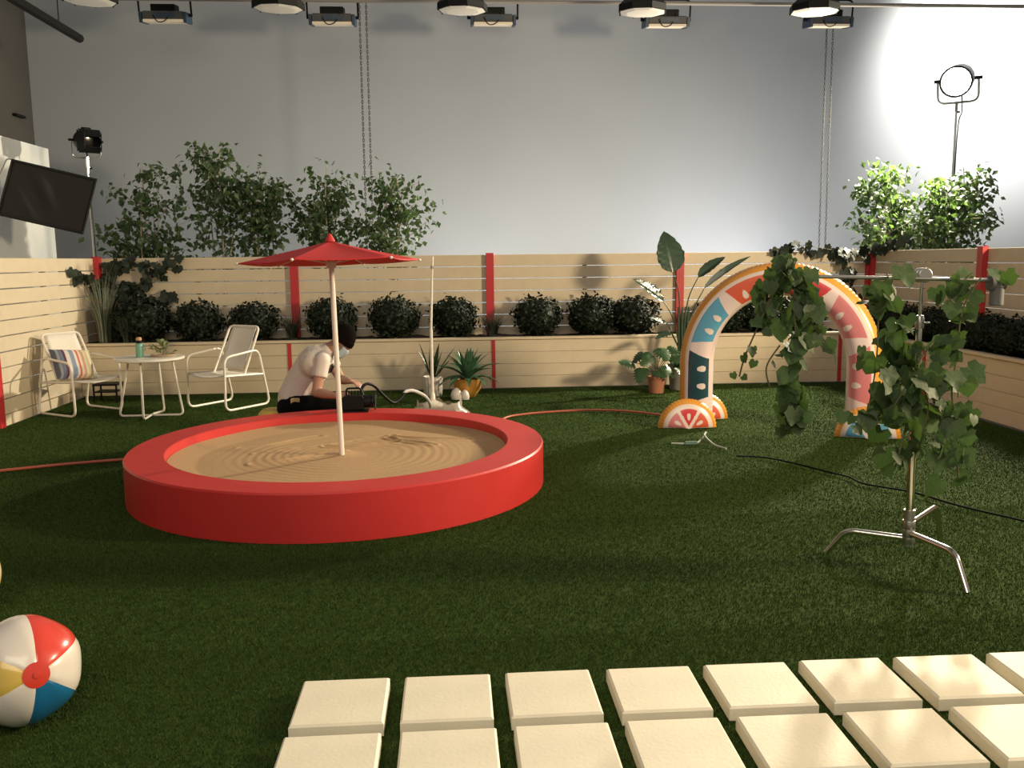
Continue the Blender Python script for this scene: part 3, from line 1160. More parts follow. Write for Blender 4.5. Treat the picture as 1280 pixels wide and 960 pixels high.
tee = MB()
tee.capsule(pel + Vector((-.005, 0, .02)), mid_, .148, .140, 20)
tee.capsule(mid_, che, .142, .155, 20)
tee.capsule(che + Vector((0, .10, 0.0)), che + Vector((0, -.10, 0)), .132, .132, 20)
tee.capsule(che, nck + Vector((-.015, 0, -.02)), .125, .072, 20)
tee.capsule(sh_l, sh_r, .066, .066, 16)
for s_, e_ in ((sh_l, el_l), (sh_r, el_r)):
    a, b2 = s_, s_.lerp(e_, .54)
    tee.tube([a, a.lerp(b2, .5), b2], [.070, .068, .068], 16)
o = tee.build('t_shirt', shirt_m, pe, 60)
remesh(o, 0.010, 3)
tr = MB()
tr.capsule(pel + Vector((-.02, .05, -.06)), pel + Vector((-.02, -.05, -.06)), .135, .135, 18)
tr.capsule(pel + Vector((0, 0, -.02)), pel + Vector((.01, 0, .02)), .14, .135, 18)
for h_, k_, f_ in ((hip_l, kn_l, ft_l), (hip_r, kn_r, ft_r)):
    tr.capsule(h_, k_, .104, .080, 16)
    tr.capsule(k_, k_ + Vector((0, 0, -.10)), .079, .076, 16)
    tr.capsule(k_ + Vector((0, 0, -.11)), f_, .072, .062, 16)
o = tr.build('trousers', pants_m, pe, 60)
remesh(o, 0.012, 3)
for f_ in (ft_l, ft_r):
    sh = MB().ell(f_ + Vector((-.08, 0, -.02)), (.13, .048, .045), 14, 8).build('shoe', black, pe)
# beanie
bn = MB()
prof = []
for i in range(12):
    a = i / 11 * PI * 0.5
    prof.append((max(.001, math.cos(a)), math.sin(a)))
BMx = HM @ Matrix.Translation((-0.012, 0, 0.022)) @ Matrix.Rotation(math.radians(-12), 4, 'Y') @ Matrix.Diagonal((.114, .093, .135, 1))
bn.lathe([(.99, -.22), (1.0, -.12)] + prof, 24, BMx)
bn.build('beanie', mat('dark_knit', (.007, .005, .005), .95, spec=.05, bump=.4, bscale=120), pe, 60)
MB().lathe([(1.02, -.24), (1.05, -.22), (1.05, .08), (1.0, .10)], 24, BMx).build('beanie_cuff', mat('dark_knit', (0, 0, 0)), pe, 60)
# mask
mk = MB()
vs, fs = [], []
for i in range(9):
    for j in range(7):
        u = (i / 8 * 2 - 1) * 1.15
        v = j / 6
        rx = .085 + .026 * math.cos(u) * (1 - abs(v - .6) * .9)
        vs.append((0.012 + rx * math.cos(u), .074 * math.sin(u) * 1.0, -.115 + .105 * v))
for i in range(8):
    for j in range(6):
        a = i * 7 + j
        fs.append((a, a + 7, a + 8, a + 1))
mo = mk.add(vs, fs, HM).build('face_mask', mat('mask_blue', (.42, .52, .58), .8), pe, 60)
mo.modifiers.new('thick', 'SOLIDIFY').thickness = .004
for s_ in (-1, 1):
    mk = MB().tube([HM @ Vector((.05, s_ * .072, -.02)), HM @ Vector((0.0, s_ * .088, .012)), HM @ Vector((-.02, s_ * .088, -.01)), HM @ Vector((.05, s_ * .07, -.085))], .002, 5)
    mk.build('mask_loop', mat('mask_blue', (0, 0, 0)), pe)
    MB().ell((.088, s_ * .032, .022), (.010, .013, .008), 8, 6, HM).build('eye', mat('eye_dark', (.05, .035, .03), .3), pe)
# shirt print and belt pouch
MB().box((0, 0, 0), (.006, .09, .10), Matrix.Translation(L(-1.045, 7.87, .60)) @ Matrix.Rotation(math.radians(28), 4, 'Y')).build('chest_print', black, pe, None)
MB().box((0, 0, 0), (.075, .03, .055), Matrix.Translation(L(-1.36, 7.745, .33)), bev=.008).build('belt_pouch', mat('tan_pouch', (.45, .33, .14), .6), pe, None)

ys = thing('low_seat', 'yellow rounded low seat tucked under the kneeling person', 'seat', (-1.54, 7.78, 0))
MB().lathe([(.0, .0), (.13, .0), (.155, .02), (.16, .07), (.155, .20), (.12, .235), (.0, .235)], 24).build('cushion', mat('yellow_vinyl', (.60, .42, .08), .45), ys)
MB().lathe([(.162, .068), (.166, .072), (.162, .078)], 24).build('piping', mat('yellow_vinyl', (0, 0, 0)), ys)

# ------------------------------------------------------------------ pump on the rim, hose, pole, bag
pu = thing('air_pump', 'black electric air pump with a round fan cage resting on the red rim', 'pump', (-0.80, 7.31, 0.2835))
pu.scale = (.86, .9, .92)
MB().box((-0.02, 0, 0.075), (0.20, 0.15, 0.13), bev=.015).build('motor_body', black, pu, None)
MB().box((0, 0, 0.006), (0.24, 0.17, 0.012)).build('base_plate', black, pu, None)
MB().lathe([(.05, -.02), (.055, 0), (.055, .10), (.05, .11)], 20, Matrix.Translation((.06, 0, .085)) @ Matrix.Rotation(PI / 2, 4, 'Y')).build('end_bell', black, pu)
fc = MB()
for k in range(3):
    rr = .075 - k * .024
    fc.tube([(.185, rr * math.cos(a * PI / 8), .085 + rr * math.sin(a * PI / 8)) for a in range(16)], .0045, 6, closed=True)
for k in range(4):
    a = k * PI / 4
    fc.tube([(.187, -.075 * math.cos(a), .085 - .075 * math.sin(a)), (.187, .075 * math.cos(a), .085 + .075 * math.sin(a))], .004, 5)
fc.tube([(.16, 0, .085), (.19, 0, .085)], .02, 10)
fc.build('fan_cage', black, pu)
for k in range(4):
    MB().tube([(-.06 + k * .03, -.03, .14), (-.06 + k * .03, -.03, .19)], .006, 6).build('valve', black, pu)
MB().tube(round_path([(-.09, .03, .14), (-.09, .03, .20), (.05, .03, .20), (.05, .03, .14)], .03, 4), .009, 8).build('handle', black, pu)

hs = thing('air_hose', 'black air hose curving from the pump to a silver nozzle', 'hose', (-0.3, 7.6, 0.0))
HB = Vector((-0.3, 7.6, 0))
hp_ = smooth_path([Vector(p) - HB for p in [(-0.745, 7.36, 0.40), (-0.755, 7.38, 0.455), (-0.72, 7.42, 0.49), (-0.66, 7.48, 0.462), (-0.585, 7.57, 0.36), (-0.52, 7.66, .29), (-0.465, 7.73, 0.305), (-0.417, 7.8, .36)]], 8)
MB().tube(hp_, .0125, 10).build('tube', black, hs)
hn = smooth_path([Vector(p) - HB for p in [(-0.43, 7.79, .348), (-0.41, 7.81, .365), (-0.35, 7.87, .36), (-0.26, 8.02, .29), (-0.22, 8.2, .20), (-0.215, 8.36, .13)]], 8)
MB().tube(hn, .0155, 10).build('nozzle', mat('silver_hose', (.55, .53, .50), .35), hs)

tp = thing('telescopic_pole', 'thin white telescopic pole standing upright behind the sandbox', 'pole', (-0.215, 9.22, 0))
MB().tube([(0, 0, 0.03), (0.0, 0, .80)], .0165, 10).build('lower_tube', white_metal, tp)
MB().tube([(0, 0, 0.78), (0.02, 0, 1.30)], .0125, 10).build('middle_tube', white_metal, tp)
MB().tube([(0.02, 0, 1.28), (0.035, 0, 1.545)], .009, 10).build('upper_tube', white_metal, tp)
MB().tube([(0.02, 0, 1.42), (0.028, 0, 1.45)], .016, 10).build('clamp', dull_steel, tp)
MB().lathe([(0.03, 0.06), (.028, .10), (.022, .14)], 12).build('foot_collar', white_metal, tp)
MB().lathe([(.11, 0), (.11, .02), (.10, .03), (.03, .06)], 16).build('base', white_metal, tp)

film = bpy.data.materials.new('plastic_film')
film.use_nodes = True
fb = film.node_tree.nodes['Principled BSDF']
fb.inputs['Base Color'].default_value = (.62, .52, .45, 1)
fb.inputs['Roughness'].default_value = .25
fb.inputs['Alpha'].default_value = .42
R_ = random.Random(12)
vs, fs = [], []
NA_, NZ = 28, 7
for j in range(NZ + 1):
    q = j / NZ
    for k in range(NA_):
        a = 2 * PI * k / NA_
        r_ = (.30 - .10 * q) * (1 + .14 * noise.noise(Vector((math.cos(a) * 2.2, math.sin(a) * 2.2, q * 2.5))))
        z = .12 * q * (1 + .45 * noise.noise(Vector((math.cos(a) * 1.7, math.sin(a) * 1.7, 4)))) + (.05 if k % 7 < 2 and j == NZ else 0)
        vs.append((r_ * math.cos(a), r_ * .62 * math.sin(a), z + .004))
for j in range(NZ):
    for k in range(NA_):
        k2 = (k + 1) % NA_
        fs.append((j * NA_ + k, j * NA_ + k2, (j + 1) * NA_ + k2, (j + 1) * NA_ + k))
bg = MB().add(vs, fs).build('plastic_bag', film, None, 25, (-0.14, 8.62, 0))
tag(bg, 'crumpled clear plastic bag on the turf behind the red rim', 'bag')

# ------------------------------------------------------------------ snake plant, agave, ornaments
def blade_leaf(mb, base, dirv, L_, w_, curve, n=7, thick=.35, side=None, shape=None):
    """strap leaf with a V section; dirv = horizontal heading, curve = list of elevation angles"""
    p = Vector(base)
    h = Vector((dirv[0], dirv[1], 0)).normalized()
    s_ = Vector((-h.y, h.x, 0))
    vs, fs = [], []
    for i in range(n + 1):
        q = i / n
        ws = shape(q) if shape else (math.sin(min(1, .18 + q * .9) * PI) ** .6 if q < 1 else 0.02)
        el = curve(q)
        t = h * math.cos(el) + Vector((0, 0, math.sin(el)))
        nn = -h * math.sin(el) + Vector((0, 0, math.cos(el)))
        vs += [p - s_ * w_ * .5 * ws + nn * w_ * thick * .5 * ws, p, p + s_ * w_ * .5 * ws + nn * w_ * thick * .5 * ws]
        p = p + t * L_ / n
    for i in range(n):
        a = i * 3
        fs += [(a, a + 1, a + 4, a + 3), (a + 1, a + 2, a + 5, a + 4)]
    mb.add(vs, fs)
    return mb


sn = thing('snake_plant', 'upright snake plant in a ribbed white pot', 'plant', (-0.225, 9.93, 0))
pm = MB()
NP = 64
vs = []
for z, r_ in ((0, .095), (.005, .10), (.215, .108), (.222, .106)):
    for k in range(NP):
        rr = r_ * (1 + .035 * math.cos(k * 2 * PI / 4))
        a = 2 * PI * k / NP
        vs.append((rr * math.cos(a), rr * math.sin(a), z))
for k in range(NP):
    a = 2 * PI * k / NP
    vs.append((.095 * math.cos(a), .095 * math.sin(a), .20))
fs = [(j * NP + k, j * NP + (k + 1) % NP, (j + 1) * NP + (k + 1) % NP, (j + 1) * NP + k) for j in range(4) for k in range(NP)]
fs.append(tuple(range(NP - 1, -1, -1)))
fs.append(tuple(4 * NP + k for k in range(NP)))
pm.add(vs, fs).build('pot', mat('white_ceramic', (.62, .57, .50), .5), sn, 50)
for hx, hy, L_, el in ((-.9, -.3, .44, 1.28), (-.6, .2, .36, 1.12), (.1, -.5, .30, 1.5), (.6, -.2, .33, 1.25), (.9, .1, .42, .98), (.4, .5, .4, 1.3), (-.2, .5, .34, 1.42), (1, -.4, .30, .86)):
    blade_leaf(MB(), (hx * .03, hy * .03, .20), (hx, hy), L_, .066, lambda q, e=el: e, 6,
               shape=lambda q: (0.7 + q * .9 if q < .35 else max(.02, 1.02 * (1 - ((q - .35) / .65) ** 2)))).build('leaf', leaf_snake, sn, 60)

ag = thing('agave_plant', 'spiky green agave in a rounded orange pot', 'plant', (0.16, 9.76, 0))
MB().lathe([(.07, 0), (.085, .01), (.145, .10), (.16, .20), (.165, .215), (.155, .215), (.145, .19), (0, .185)], 28).build('pot', mat('orange_pot', (.56, .27, .05), .5, var=.15, scale=14), ag)
R_ = random.Random(8)
for ring, (cnt, e0, e1, L_) in enumerate(((9, .30, -1.0, .34), (9, .70, -.25, .40), (8, 1.05, .5, .34), (5, 1.3, 1.1, .33), (2, 1.5, 1.45, .30))):
    for k in range(cnt):
        a = 2 * PI * (k + ring * .37) / cnt + R_.uniform(-.15, .15)
        blade_leaf(MB(), (math.cos(a) * .02, math.sin(a) * .02, .20 + ring * .012), (math.cos(a), math.sin(a)), L_ * R_.uniform(.85, 1.1), .078,
                   lambda q, x=e0, y=e1: x + (y - x) * q ** 1.3, 7, .4,
                   shape=lambda q: (.55 + q * 1.3 if q < .35 else max(.015, 1.0 * (1 - ((q - .35) / .65) ** 1.7)))).build('leaf', leaf_agave, ag, 60)
wm = mat('white_glaze', (.60, .56, .50), .4)
for x, y, s_, lb in ((0.035, 9.58, 1.0, 'larger white egg-shaped ornament on the turf before the orange pot'),
                    (0.125, 9.56, .82, 'smaller white egg-shaped ornament touching the orange pot')):
    eg = MB().lathe([(.03, 0), (.055, .012), (.064, .05), (.052, .095), (.03, .125), (.012, .135), (0.001, .138)], 18).build('egg_ornament', wm, None, 50, (x, y, 0))
    eg.scale = (s_, s_, s_)
    tag(eg, lb, 'ornament')

# ------------------------------------------------------------------ bird of paradise and monstera
bp_ = thing('bird_of_paradise', 'tall big-leaved plant in a grey pot beside the inflatable arch', 'plant', (2.62, 10.02, 0))
MB().lathe([(.115, 0), (.125, .01), (.15, .30), (.155, .31), (.145, .31), (.135, .28), (0, .275)], 28).build('pot', concrete_pot, bp_)


def big_leaf(name, parent, stalk, tip, w_, facing, m_, fold=.25, ripple=.03, up_q=0.35):
    base = Vector(stalk[-1])
    MB().tube(smooth_path(stalk, 5), [.011 - .006 * i / (5 * (len(stalk) - 1)) for i in range(5 * (len(stalk) - 1) + 1)], 7).build('stalk', leaf_big, parent)
    tip = Vector(tip)
    ax = tip - base
    L_ = ax.length
    ax.normalize()
    n = Vector(facing)
    n = (n - ax * n.dot(ax)).normalized()
    s_ = ax.cross(n)
    vs, fs = [], []
    N_, K = 14, 6
    for i in range(N_ + 1):
        q = i / N_
        ww = w_ * .5 * (math.sin(PI * q ** up_q) ** .75 if 0 < q < 1 else .01)
        bend = -.10 * L_ * (q ** 2) + .05 * L_ * q
        for k in range(-K, K + 1):
            v = k / K
            z = abs(v) * fold * ww + ripple * ww * math.sin(q * 34 + k) * abs(v) + bend
            vs.append(base + ax * L_ * q + s_ * v * ww + n * z)
    for i in range(N_):
        for k in range(2 * K):
            a = i * (2 * K + 1) + k
            fs.append((a, a + 1, a + 2 * K + 2, a + 2 * K + 1))
    return MB().add(vs, fs).build(name, m_, parent, 60)


B0 = (0, 0, .28)
def bl(p, Y=0.0):
    return (p[0] - 2.62, Y, p[1])
big_leaf('leaf', bp_, [B0, (-.02, 0, .7), (-.04, 0, 1.1), bl((2.50, 1.34), -.03)], bl((2.42, 1.81), .05), .33, (.15, -1, .15), leaf_big, .22, .12, .72)
big_leaf('leaf', bp_, [B0, (.03, .02, .7), (.08, .02, 1.05), bl((2.80, 1.28), 0)], bl((3.10, 1.52), -.02), .14, (-.5, -.7, .6), leaf_big, .5, .10, .8)
big_leaf('leaf', bp_, [B0, (.05, .02, .6), (.13, .02, .9), bl((2.87, 1.15), 0)], bl((3.38, 1.535), -.05), .10, (-.6, -.6, .6), leaf_big, .8, .06, .8)
big_leaf('leaf', bp_, [B0, (-.05, -.02, .6), (-.12, -.02, .85), bl((2.40, 1.02), -.02)], bl((2.04, 1.29), -.08), .15, (.4, -.8, .5), leaf_big, .5, .22, .7)
big_leaf('leaf', bp_, [B0, (-.05, -.04, .5), bl((2.45, .74), -.08)], bl((2.20, .86), -.20), .10, (.2, -.5, .9), leaf_big, .4, .25, .7)
big_leaf('leaf', bp_, [B0, (-.03, -.04, .45), bl((2.48, .66), -.08)], bl((2.26, .62), -.24), .10, (.2, -.4, .9), leaf_big, .4, .25, .7)
for k, (hx, hy) in enumerate(((-.02, 0), (.02, .01), (.0, -.02), (.035, -.01))):
    MB().tube([(hx, hy, .27), (hx * 1.6, hy, .6), (hx * 2.2, hy, .95)], [.022, .018, .010], 7).build('stem', leaf_big, bp_)

mo_ = thing('monstera_plant', 'small split-leaf monstera in a terracotta pot', 'plant', (2.285, 9.80, 0))
MB().lathe([(.075, 0), (.08, .004), (.095, .165), (.105, .166), (.105, .19), (.093, .19), (.088, .165), (0, .16)], 28).build('pot', terracotta, mo_)


def monstera_mesh():
    pts = [(0, 0)]
    n = 6
    right = [(.10, -.12), (.34, -.10), (.48, .10), (.30, .18), (.50, .30), (.30, .36), (.46, .50), (.25, .53), (.36, .68), (.18, .68), (.22, .86), (0, 1.0)]
    out = [(0, 0)] + right + [(-x, y) for x, y in right[-2::-1]]
    vs = [(0, .35, 0)] + [(x, y, -abs(x) * .35 - (y - .35) ** 2 * .25) for x, y in out]
    k = len(out)
    fs = [(0, 1 + i, 1 + (i + 1) % k) for i in range(k)]
    me = MB().add(vs, fs).mesh('leaf', 70)
    me.materials.append(leaf_monstera)
    return me


mme = monstera_mesh()
R_ = random.Random(21)
ML = [(-.28, -.05, .36, .19), (-.20, -.12, .30, .20), (-.08, -.12, .44, .19), (.02, -.10, .52, .21), (.16, -.10, .43, .18), (.22, -.06, .36, .20), (.06, -.16, .33, .18),
      (-.16, .02, .46, .17), (.12, .0, .50, .16), (-.05, -.18, .28, .16), (.20, -.16, .30, .15), (.26, -.12, .44, .14)]
for x, y, z, s_ in ML:
    MB().tube(smooth_path([(0, 0, .165), (x * .3, y * .3, z * .8), (x, y, z)], 4), .004, 5).build('stalk', leaf_monstera, mo_)
    o = ob('leaf', mme, mo_, (x, y, z))
    nrm = Vector((R_.gauss(0, .35), -.75 + R_.gauss(0, .3), .7)).normalized()
    tip = Vector((x * 3 + R_.gauss(0, .3), -.2, -.35))
    yv = (tip - nrm * tip.dot(nrm)).normalized()
    o.rotation_euler = Matrix((yv.cross(nrm), yv, nrm)).transposed().to_euler()
    o.scale = (s_, s_, s_)

# ================================================================== INFLATABLE CITRUS ARCH
vinyl = mat_attr('printed_vinyl', 0.32, 0.35)
C_OR, C_WH, C_PK = (.70, .30, .04), (.74, .62, .57), (.74, .60, .58)
C_TEAL, C_BLUE, C_RO, C_RED, C_PINK = (.012, .055, .075), (.10, .32, .50), (.62, .10, .05), (.58, .04, .05), (.62, .20, .22)


def paint(me, cols):
    at = me.color_attributes.new('print', 'FLOAT_COLOR', 'CORNER')
    buf = np.ones((len(me.loops), 4), dtype=np.float32)
    for p in me.polygons:
        for li in p.loop_indices:
            buf[li, :3] = cols[p.index]
    at.data.foreach_set('color', buf.ravel())


ar = thing('inflatable_arch', 'inflatable arch printed like citrus slices with an orange rim', 'inflatable', (2.86, 7.62, 0), math.atan2(-.41, .91))
A_H, A_W, LEG = 1.315, 0.71, 0.56


def arch_pt(s):
    """s in [0,1] -> (point, outward radial) in the local XZ plane"""
    hh = A_H - LEG
    le = 1.0
    # arc length table
    return s


NU, NV = 640, 128
path = []
for i in range(81):
    path.append((-A_W, LEG * i / 80 + 0.02 * (1 - i / 80), (-1.0, 0.0)))
hh = A_H - LEG
for i in range(1, 400):
    a = PI - PI * i / 400
    nx_, nz_ = math.cos(a) / A_W, math.sin(a) / hh
    ln = math.hypot(nx_, nz_)
    path.append((A_W * math.cos(a), LEG + hh * math.sin(a), (nx_ / ln, nz_ / ln)))
for i in range(81):
    path.append((A_W, LEG * (1 - i / 80) + 0.02 * i / 80, (1.0, 0.0)))
acc = [0]
for i in range(1, len(path)):
    acc.append(acc[-1] + math.hypot(path[i][0] - path[i - 1][0], path[i][1] - path[i - 1][1]))
TOT = acc[-1]
SEGS = [(.055, .195, C_TEAL), (.215, .345, C_BLUE), (.365, .485, C_RO), (.505, .625, C_RED), (.645, .765, C_PINK), (.785, .93, C_PINK)]
vs, fs, cols = [], [], []
j = 0
RA, RD = 0.145, 0.15
for i in range(NU + 1):
    d_ = TOT * i / NU
    while j < len(acc) - 2 and acc[j + 1] < d_:
        j += 1
    q = (d_ - acc[j]) / (acc[j + 1] - acc[j])
    x = path[j][0] + (path[j + 1][0] - path[j][0]) * q
    z = path[j][1] + (path[j + 1][1] - path[j][1]) * q
    nx_ = path[j][2][0] + (path[j + 1][2][0] - path[j][2][0]) * q
    nz_ = path[j][2][1] + (path[j + 1][2][1] - path[j][2][1]) * q
    puck = 1 + .012 * math.sin(i * 1.05)
    for k in range(NV):
        a = 2 * PI * k / NV
        ca, sa = math.cos(a), math.sin(a)
        ex = .72
        rr = RA * math.copysign(abs(ca) ** ex, ca)
        dd = RD * math.copysign(abs(sa) ** ex, sa)
        if abs(a - 0) < .5 or a > 2 * PI - .5:
            rr *= puck
        vs.append((x + nx_ * rr, -dd, z + nz_ * rr))


def arch_col(u, v):
    # v angle: 0 outward, pi/2 front (towards camera), pi inward
    dist = min(v, 2 * PI - v)
    rr = RA * math.copysign(abs(math.cos(dist)) ** .72, math.cos(dist))
    if dist < .80 or rr > .087:
        return C_OR
    if rr > .052:
        return C_WH
    for a, b2, c in SEGS:
        w_ = (b2 - a) / 2
        m_ = (a + b2) / 2
        f = (rr + .125) / (.175)          # 0 inner .. 1 outer
        if f < 0 or rr < -.127:
            continue
        half = w_ * (.74 + .26 * min(1, f))
        if abs(u - m_) < half and dist < PI - .35:
            for sd in (-.33, .33):
                du = (u - m_ - sd * w_) * TOT
                dv = rr + .062
                wd = .026 * (1 - .35 * (dv / .04))
                if abs(dv) < .04 and (du / max(wd, .004)) ** 2 + (dv / .04) ** 2 < 1:
                    return C_WH
            return c
    return C_PK


for i in range(NU):
    for k in range(NV):
        k2 = (k + 1) % NV
        fs.append((i * NV + k, (i + 1) * NV + k, (i + 1) * NV + k2, i * NV + k2))
        cols.append(arch_col((i + .5) / NU, 2 * PI * (k + .5) / NV))
fs.append(tuple(range(NV)))
cols.append(C_WH)
fs.append(tuple(NU * NV + k for k in range(NV - 1, -1, -1)))
cols.append(C_WH)
mbx = MB().add(vs, fs)
me = mbx.mesh('tube', 60)
paint(me, cols)
me.materials.append(vinyl)
ob('tube', me, ar)


def foot(parent, loc, rz, colors, R=0.262, th=0.085):
    NR_, NA_ = 26, 72
    vs, fs, cols = [], [], []
    for side in (1, -1):
        for i in range(NR_ + 1):
            r_ = i / NR_
            for k in range(NA_ + 1):
                a = PI * k / NA_
                bulge = th * (1 - r_ ** 3.5) ** .6 if r_ < 1 else 0
                bulge *= (1 - .35 * (1 - math.sin(a)) ** 6)
                pk = 1 + (.012 * math.sin(k * 2.2) if r_ > .85 else 0)
                vs.append((R * r_ * math.cos(a) * pk, -side * bulge, max(0.004, R * r_ * math.sin(a) * pk)))
    def fcol(r_, a):
        if r_ > .86:
            return C_OR
        if r_ > .70:
            return C_WH
        x, z = r_ * math.cos(a), r_ * math.sin(a)
        for q, c in enumerate(colors):
            m_ = PI * (2.5 - q) / 3
            da = a - m_
            if abs(da) < PI / 6 and r_ > .10:
                px_, pz_ = x * math.cos(m_) + z * math.sin(m_), -x * math.sin(m_) + z * math.cos(m_)
                if abs(abs(da) - PI / 6) * r_ < .055 and abs(da) < PI / 6:
                    return C_WH
                dv = px_ - .42
                if abs(dv) < .12 and (pz_ / max(.055 * (1 - 4 * dv * -.6), .01)) ** 2 + (dv / .12) ** 2 < 1:
                    return C_WH
                return c
        return C_WH
    n1 = (NR_ + 1) * (NA_ + 1)
    for s in range(2):
        for i in range(NR_):
            for k in range(NA_):
                a_ = s * n1 + i * (NA_ + 1) + k
                f = (a_, a_ + 1, a_ + NA_ + 2, a_ + NA_ + 1)
                fs.append(f if s == 0 else f[::-1])
                cols.append(fcol((i + .5) / NR_, PI * (k + .5) / NA_))
    me = MB().add(vs, fs).mesh('foot', 60)
    me.materials.append(vinyl)
    o = ob('foot', me, parent, loc, (0, 0, rz))
    me.update()
    paint(me, cols)


arz = math.atan2(-.41, .91)
foot(ar, (-A_W - .04, -.235, 0), -arz + math.radians(-4), (C_PINK, C_RED, C_RO))
foot(ar, (-A_W + .01, .235, 0), -arz + math.radians(-4), (C_RED, C_RED, C_RO), .255)
foot(ar, (A_W + .04, -.235, 0), -arz * .2, (C_BLUE, C_TEAL, C_BLUE))
foot(ar, (A_W + .06, .235, 0), -arz * .2, (C_BLUE, C_TEAL, C_BLUE))

# ================================================================== C-STAND WITH ARM AND VINES
cs = thing('c_stand', 'chrome century stand on a three-legged base holding a horizontal arm', 'stand', (2.20, 4.06, 0))
MB().tube([(0, 0, .10), (0, 0, .28)], .026, 14).build('base_column', dull_steel, cs)
MB().tube([(0, 0, .27), (0, 0, .95)], .0195, 14).build('lower_tube', steel, cs)
MB().tube([(0, 0, .93), (0, 0, 1.20)], .014, 12).build('middle_tube', steel, cs)
MB().tube([(0, 0, 1.18), (0, 0, 1.395)], .008, 12).build('upper_tube', steel, cs)
for z, r_ in ((.93, .026), (1.19, .021)):
    c_ = MB().lathe([(r_ * .9, z - .03), (r_, z - .025), (r_, z + .025), (r_ * .8, z + .032)], 14).build('collar', dull_steel, cs)
    MB().tube([(0, -.02, z), (0, -.05, z), (.02, -.055, z)], .005, 6).build('lock_knob', steel, c_)
legs = [((1.877 - 2.20), (4.25 - 4.06), .135), ((2.265 - 2.20), (3.655 - 4.06), .165), ((2.56 - 2.20), (4.40 - 4.06), .205)]
for x, y, z in legs:
    d = Vector((x, y, 0))
    Lg = d.length
    d.normalize()
    lp = round_path([d * .015 + Vector((0, 0, z)), d * (Lg - .09) + Vector((0, 0, z + .005)), d * (Lg + .0) + Vector((0, 0, .012))], .045, 6)
    lg = MB().tube(lp, .0155, 12).build('leg', steel, cs)
    MB().lathe([(.028, z - .022), (.0295, z - .018), (.0295, z + .018), (.028, z + .022)], 14).build('leg_socket', dull_steel, cs)
MB().tube([(0, 0, .272), (.04, .01, .278)], .005, 6).build('leg_lock', steel, cs)
# grip head
gh = MB()
for y in (-.028, .0, .028):
    gh.lathe([(.030, -.008), (.034, -.005), (.034, .005), (.030, .008)], 18, Matrix.Translation((0, y, 1.41)) @ Matrix.Rotation(PI / 2, 4, 'X'))
gh.build('grip_head', dull_steel, cs)
MB().tube([(0, .03, 1.41), (0.03, .07, 1.425), (.05, .08, 1.435)], .007, 8).build('grip_handle', steel, cs)

arm = thing('grip_arm', 'steel extension arm clamped across the top of the chrome stand', 'arm', (2.20, 4.02, 1.41))
MB().tube([(-.66, -.015, .005), (.345, -.015, -.028)], .0085, 12).build('rod', dull_steel, arm)
e_ = MB()
for x in (-.02, .012):
    e_.lathe([(.030, -.012), (.036, -.008), (.036, .008), (.030, .012)], 18, Matrix.Translation((.335 + x * 1.6, -.015, -.04)) @ Matrix.Rotation(PI / 2, 4, 'Y'))
e_.build('end_clamp', mat('cast_grey', (.13, .125, .12), .6), arm)
MB().lathe([(.027, -.115), (.031, -.11), (.031, -.03), (.034, -.028), (.034, -.005)], 16, c=(.335, -.015, -.03)).build('clamp_cup', mat('cast_grey', (0, 0, 0)), arm)
MB().tube([(.30, -.015, -.018), (.385, -.015, -.022)], .007, 8).build('tee_handle', dull_steel, arm)

# vine hanging from the arm's left end
vine('hanging_vine', 'leafy green vine hanging from the free end of the steel arm', (1.55, 4.0, 1.42),
     [([(1.56, 4.0, 1.47), (1.47, 3.97, 1.36), (1.38, 3.95, 1.18), (1.33, 3.96, 1.05), (1.31, 3.97, .96)], .45, .55),
      [(1.56, 4.0, 1.48), (1.55, 3.95, 1.25), (1.56, 3.93, 1.05), (1.53, 3.94, .88), (1.54, 3.95, .70)],
      ([(1.52, 4.02, 1.46), (1.60, 4.0, 1.28), (1.66, 3.98, 1.18), (1.76, 3.98, 1.06)], .7, .8),
      ([(1.50, 4.0, 1.45), (1.46, 4.0, 1.32), (1.43, 4.02, 1.20)], 1.3, 1.0),
      ([(1.58, 4.0, 1.44), (1.62, 3.97, 1.36), (1.60, 3.95, 1.22)], 1.6, 1.0),
      ([(1.53, 4.0, .9), (1.58, 3.97, .82), (1.55, 3.95, .72)], 1.2, 1.0),
      ([(1.49, 4.0, 1.46), (1.43, 3.98, 1.38), (1.42, 3.97, 1.26)], 1.2, .9),
      ([(1.50, 3.98, 1.10), (1.44, 3.98, 1.0), (1.46, 3.98, .90)], .25, .6)],
     135, (0.055, 0.105), IVY, 41, 0.034, spread=1.15)
# vine wrapped round the stand
vine('wrapped_vine', 'large-leaved green vine wrapped around the chrome stand', (2.2, 4.06, .5),
     [[(2.0, 4.0, 1.42), (2.05, 3.96, 1.25), (2.10, 3.98, 1.05), (2.14, 3.98, .85), (2.10, 3.97, .65), (2.06, 3.95, .52)],
      [(2.25, 4.02, 1.10), (2.16, 3.98, .98), (2.22, 3.98, .80), (2.18, 3.97, .62)],
      [(2.02, 4.08, 1.36), (1.98, 4.02, 1.22), (1.96, 3.98, 1.02), (1.93, 3.97, .82), (1.88, 3.96, .72)],
      [(2.44, 3.98, 1.40), (2.36, 3.98, 1.25), (2.34, 3.97, 1.05), (2.32, 3.96, .85), (2.36, 3.95, .70)],
      [(2.40, 3.98, 1.42), (2.33, 3.97, 1.36), (2.28, 3.97, 1.28)],
      [(2.24, 3.98, .90), (2.30, 3.95, .72), (2.34, 3.94, .60), (2.36, 3.93, .46)],
      [(2.12, 4.1, 1.15), (2.06, 4.1, .95), (2.10, 4.1, .75)],
      [(2.16, 4.0, 1.05), (2.10, 3.95, .92), (2.02, 3.93, .80)]],
     165, (0.05, 0.115), IVY, 47, 0.052, spread=1.15)
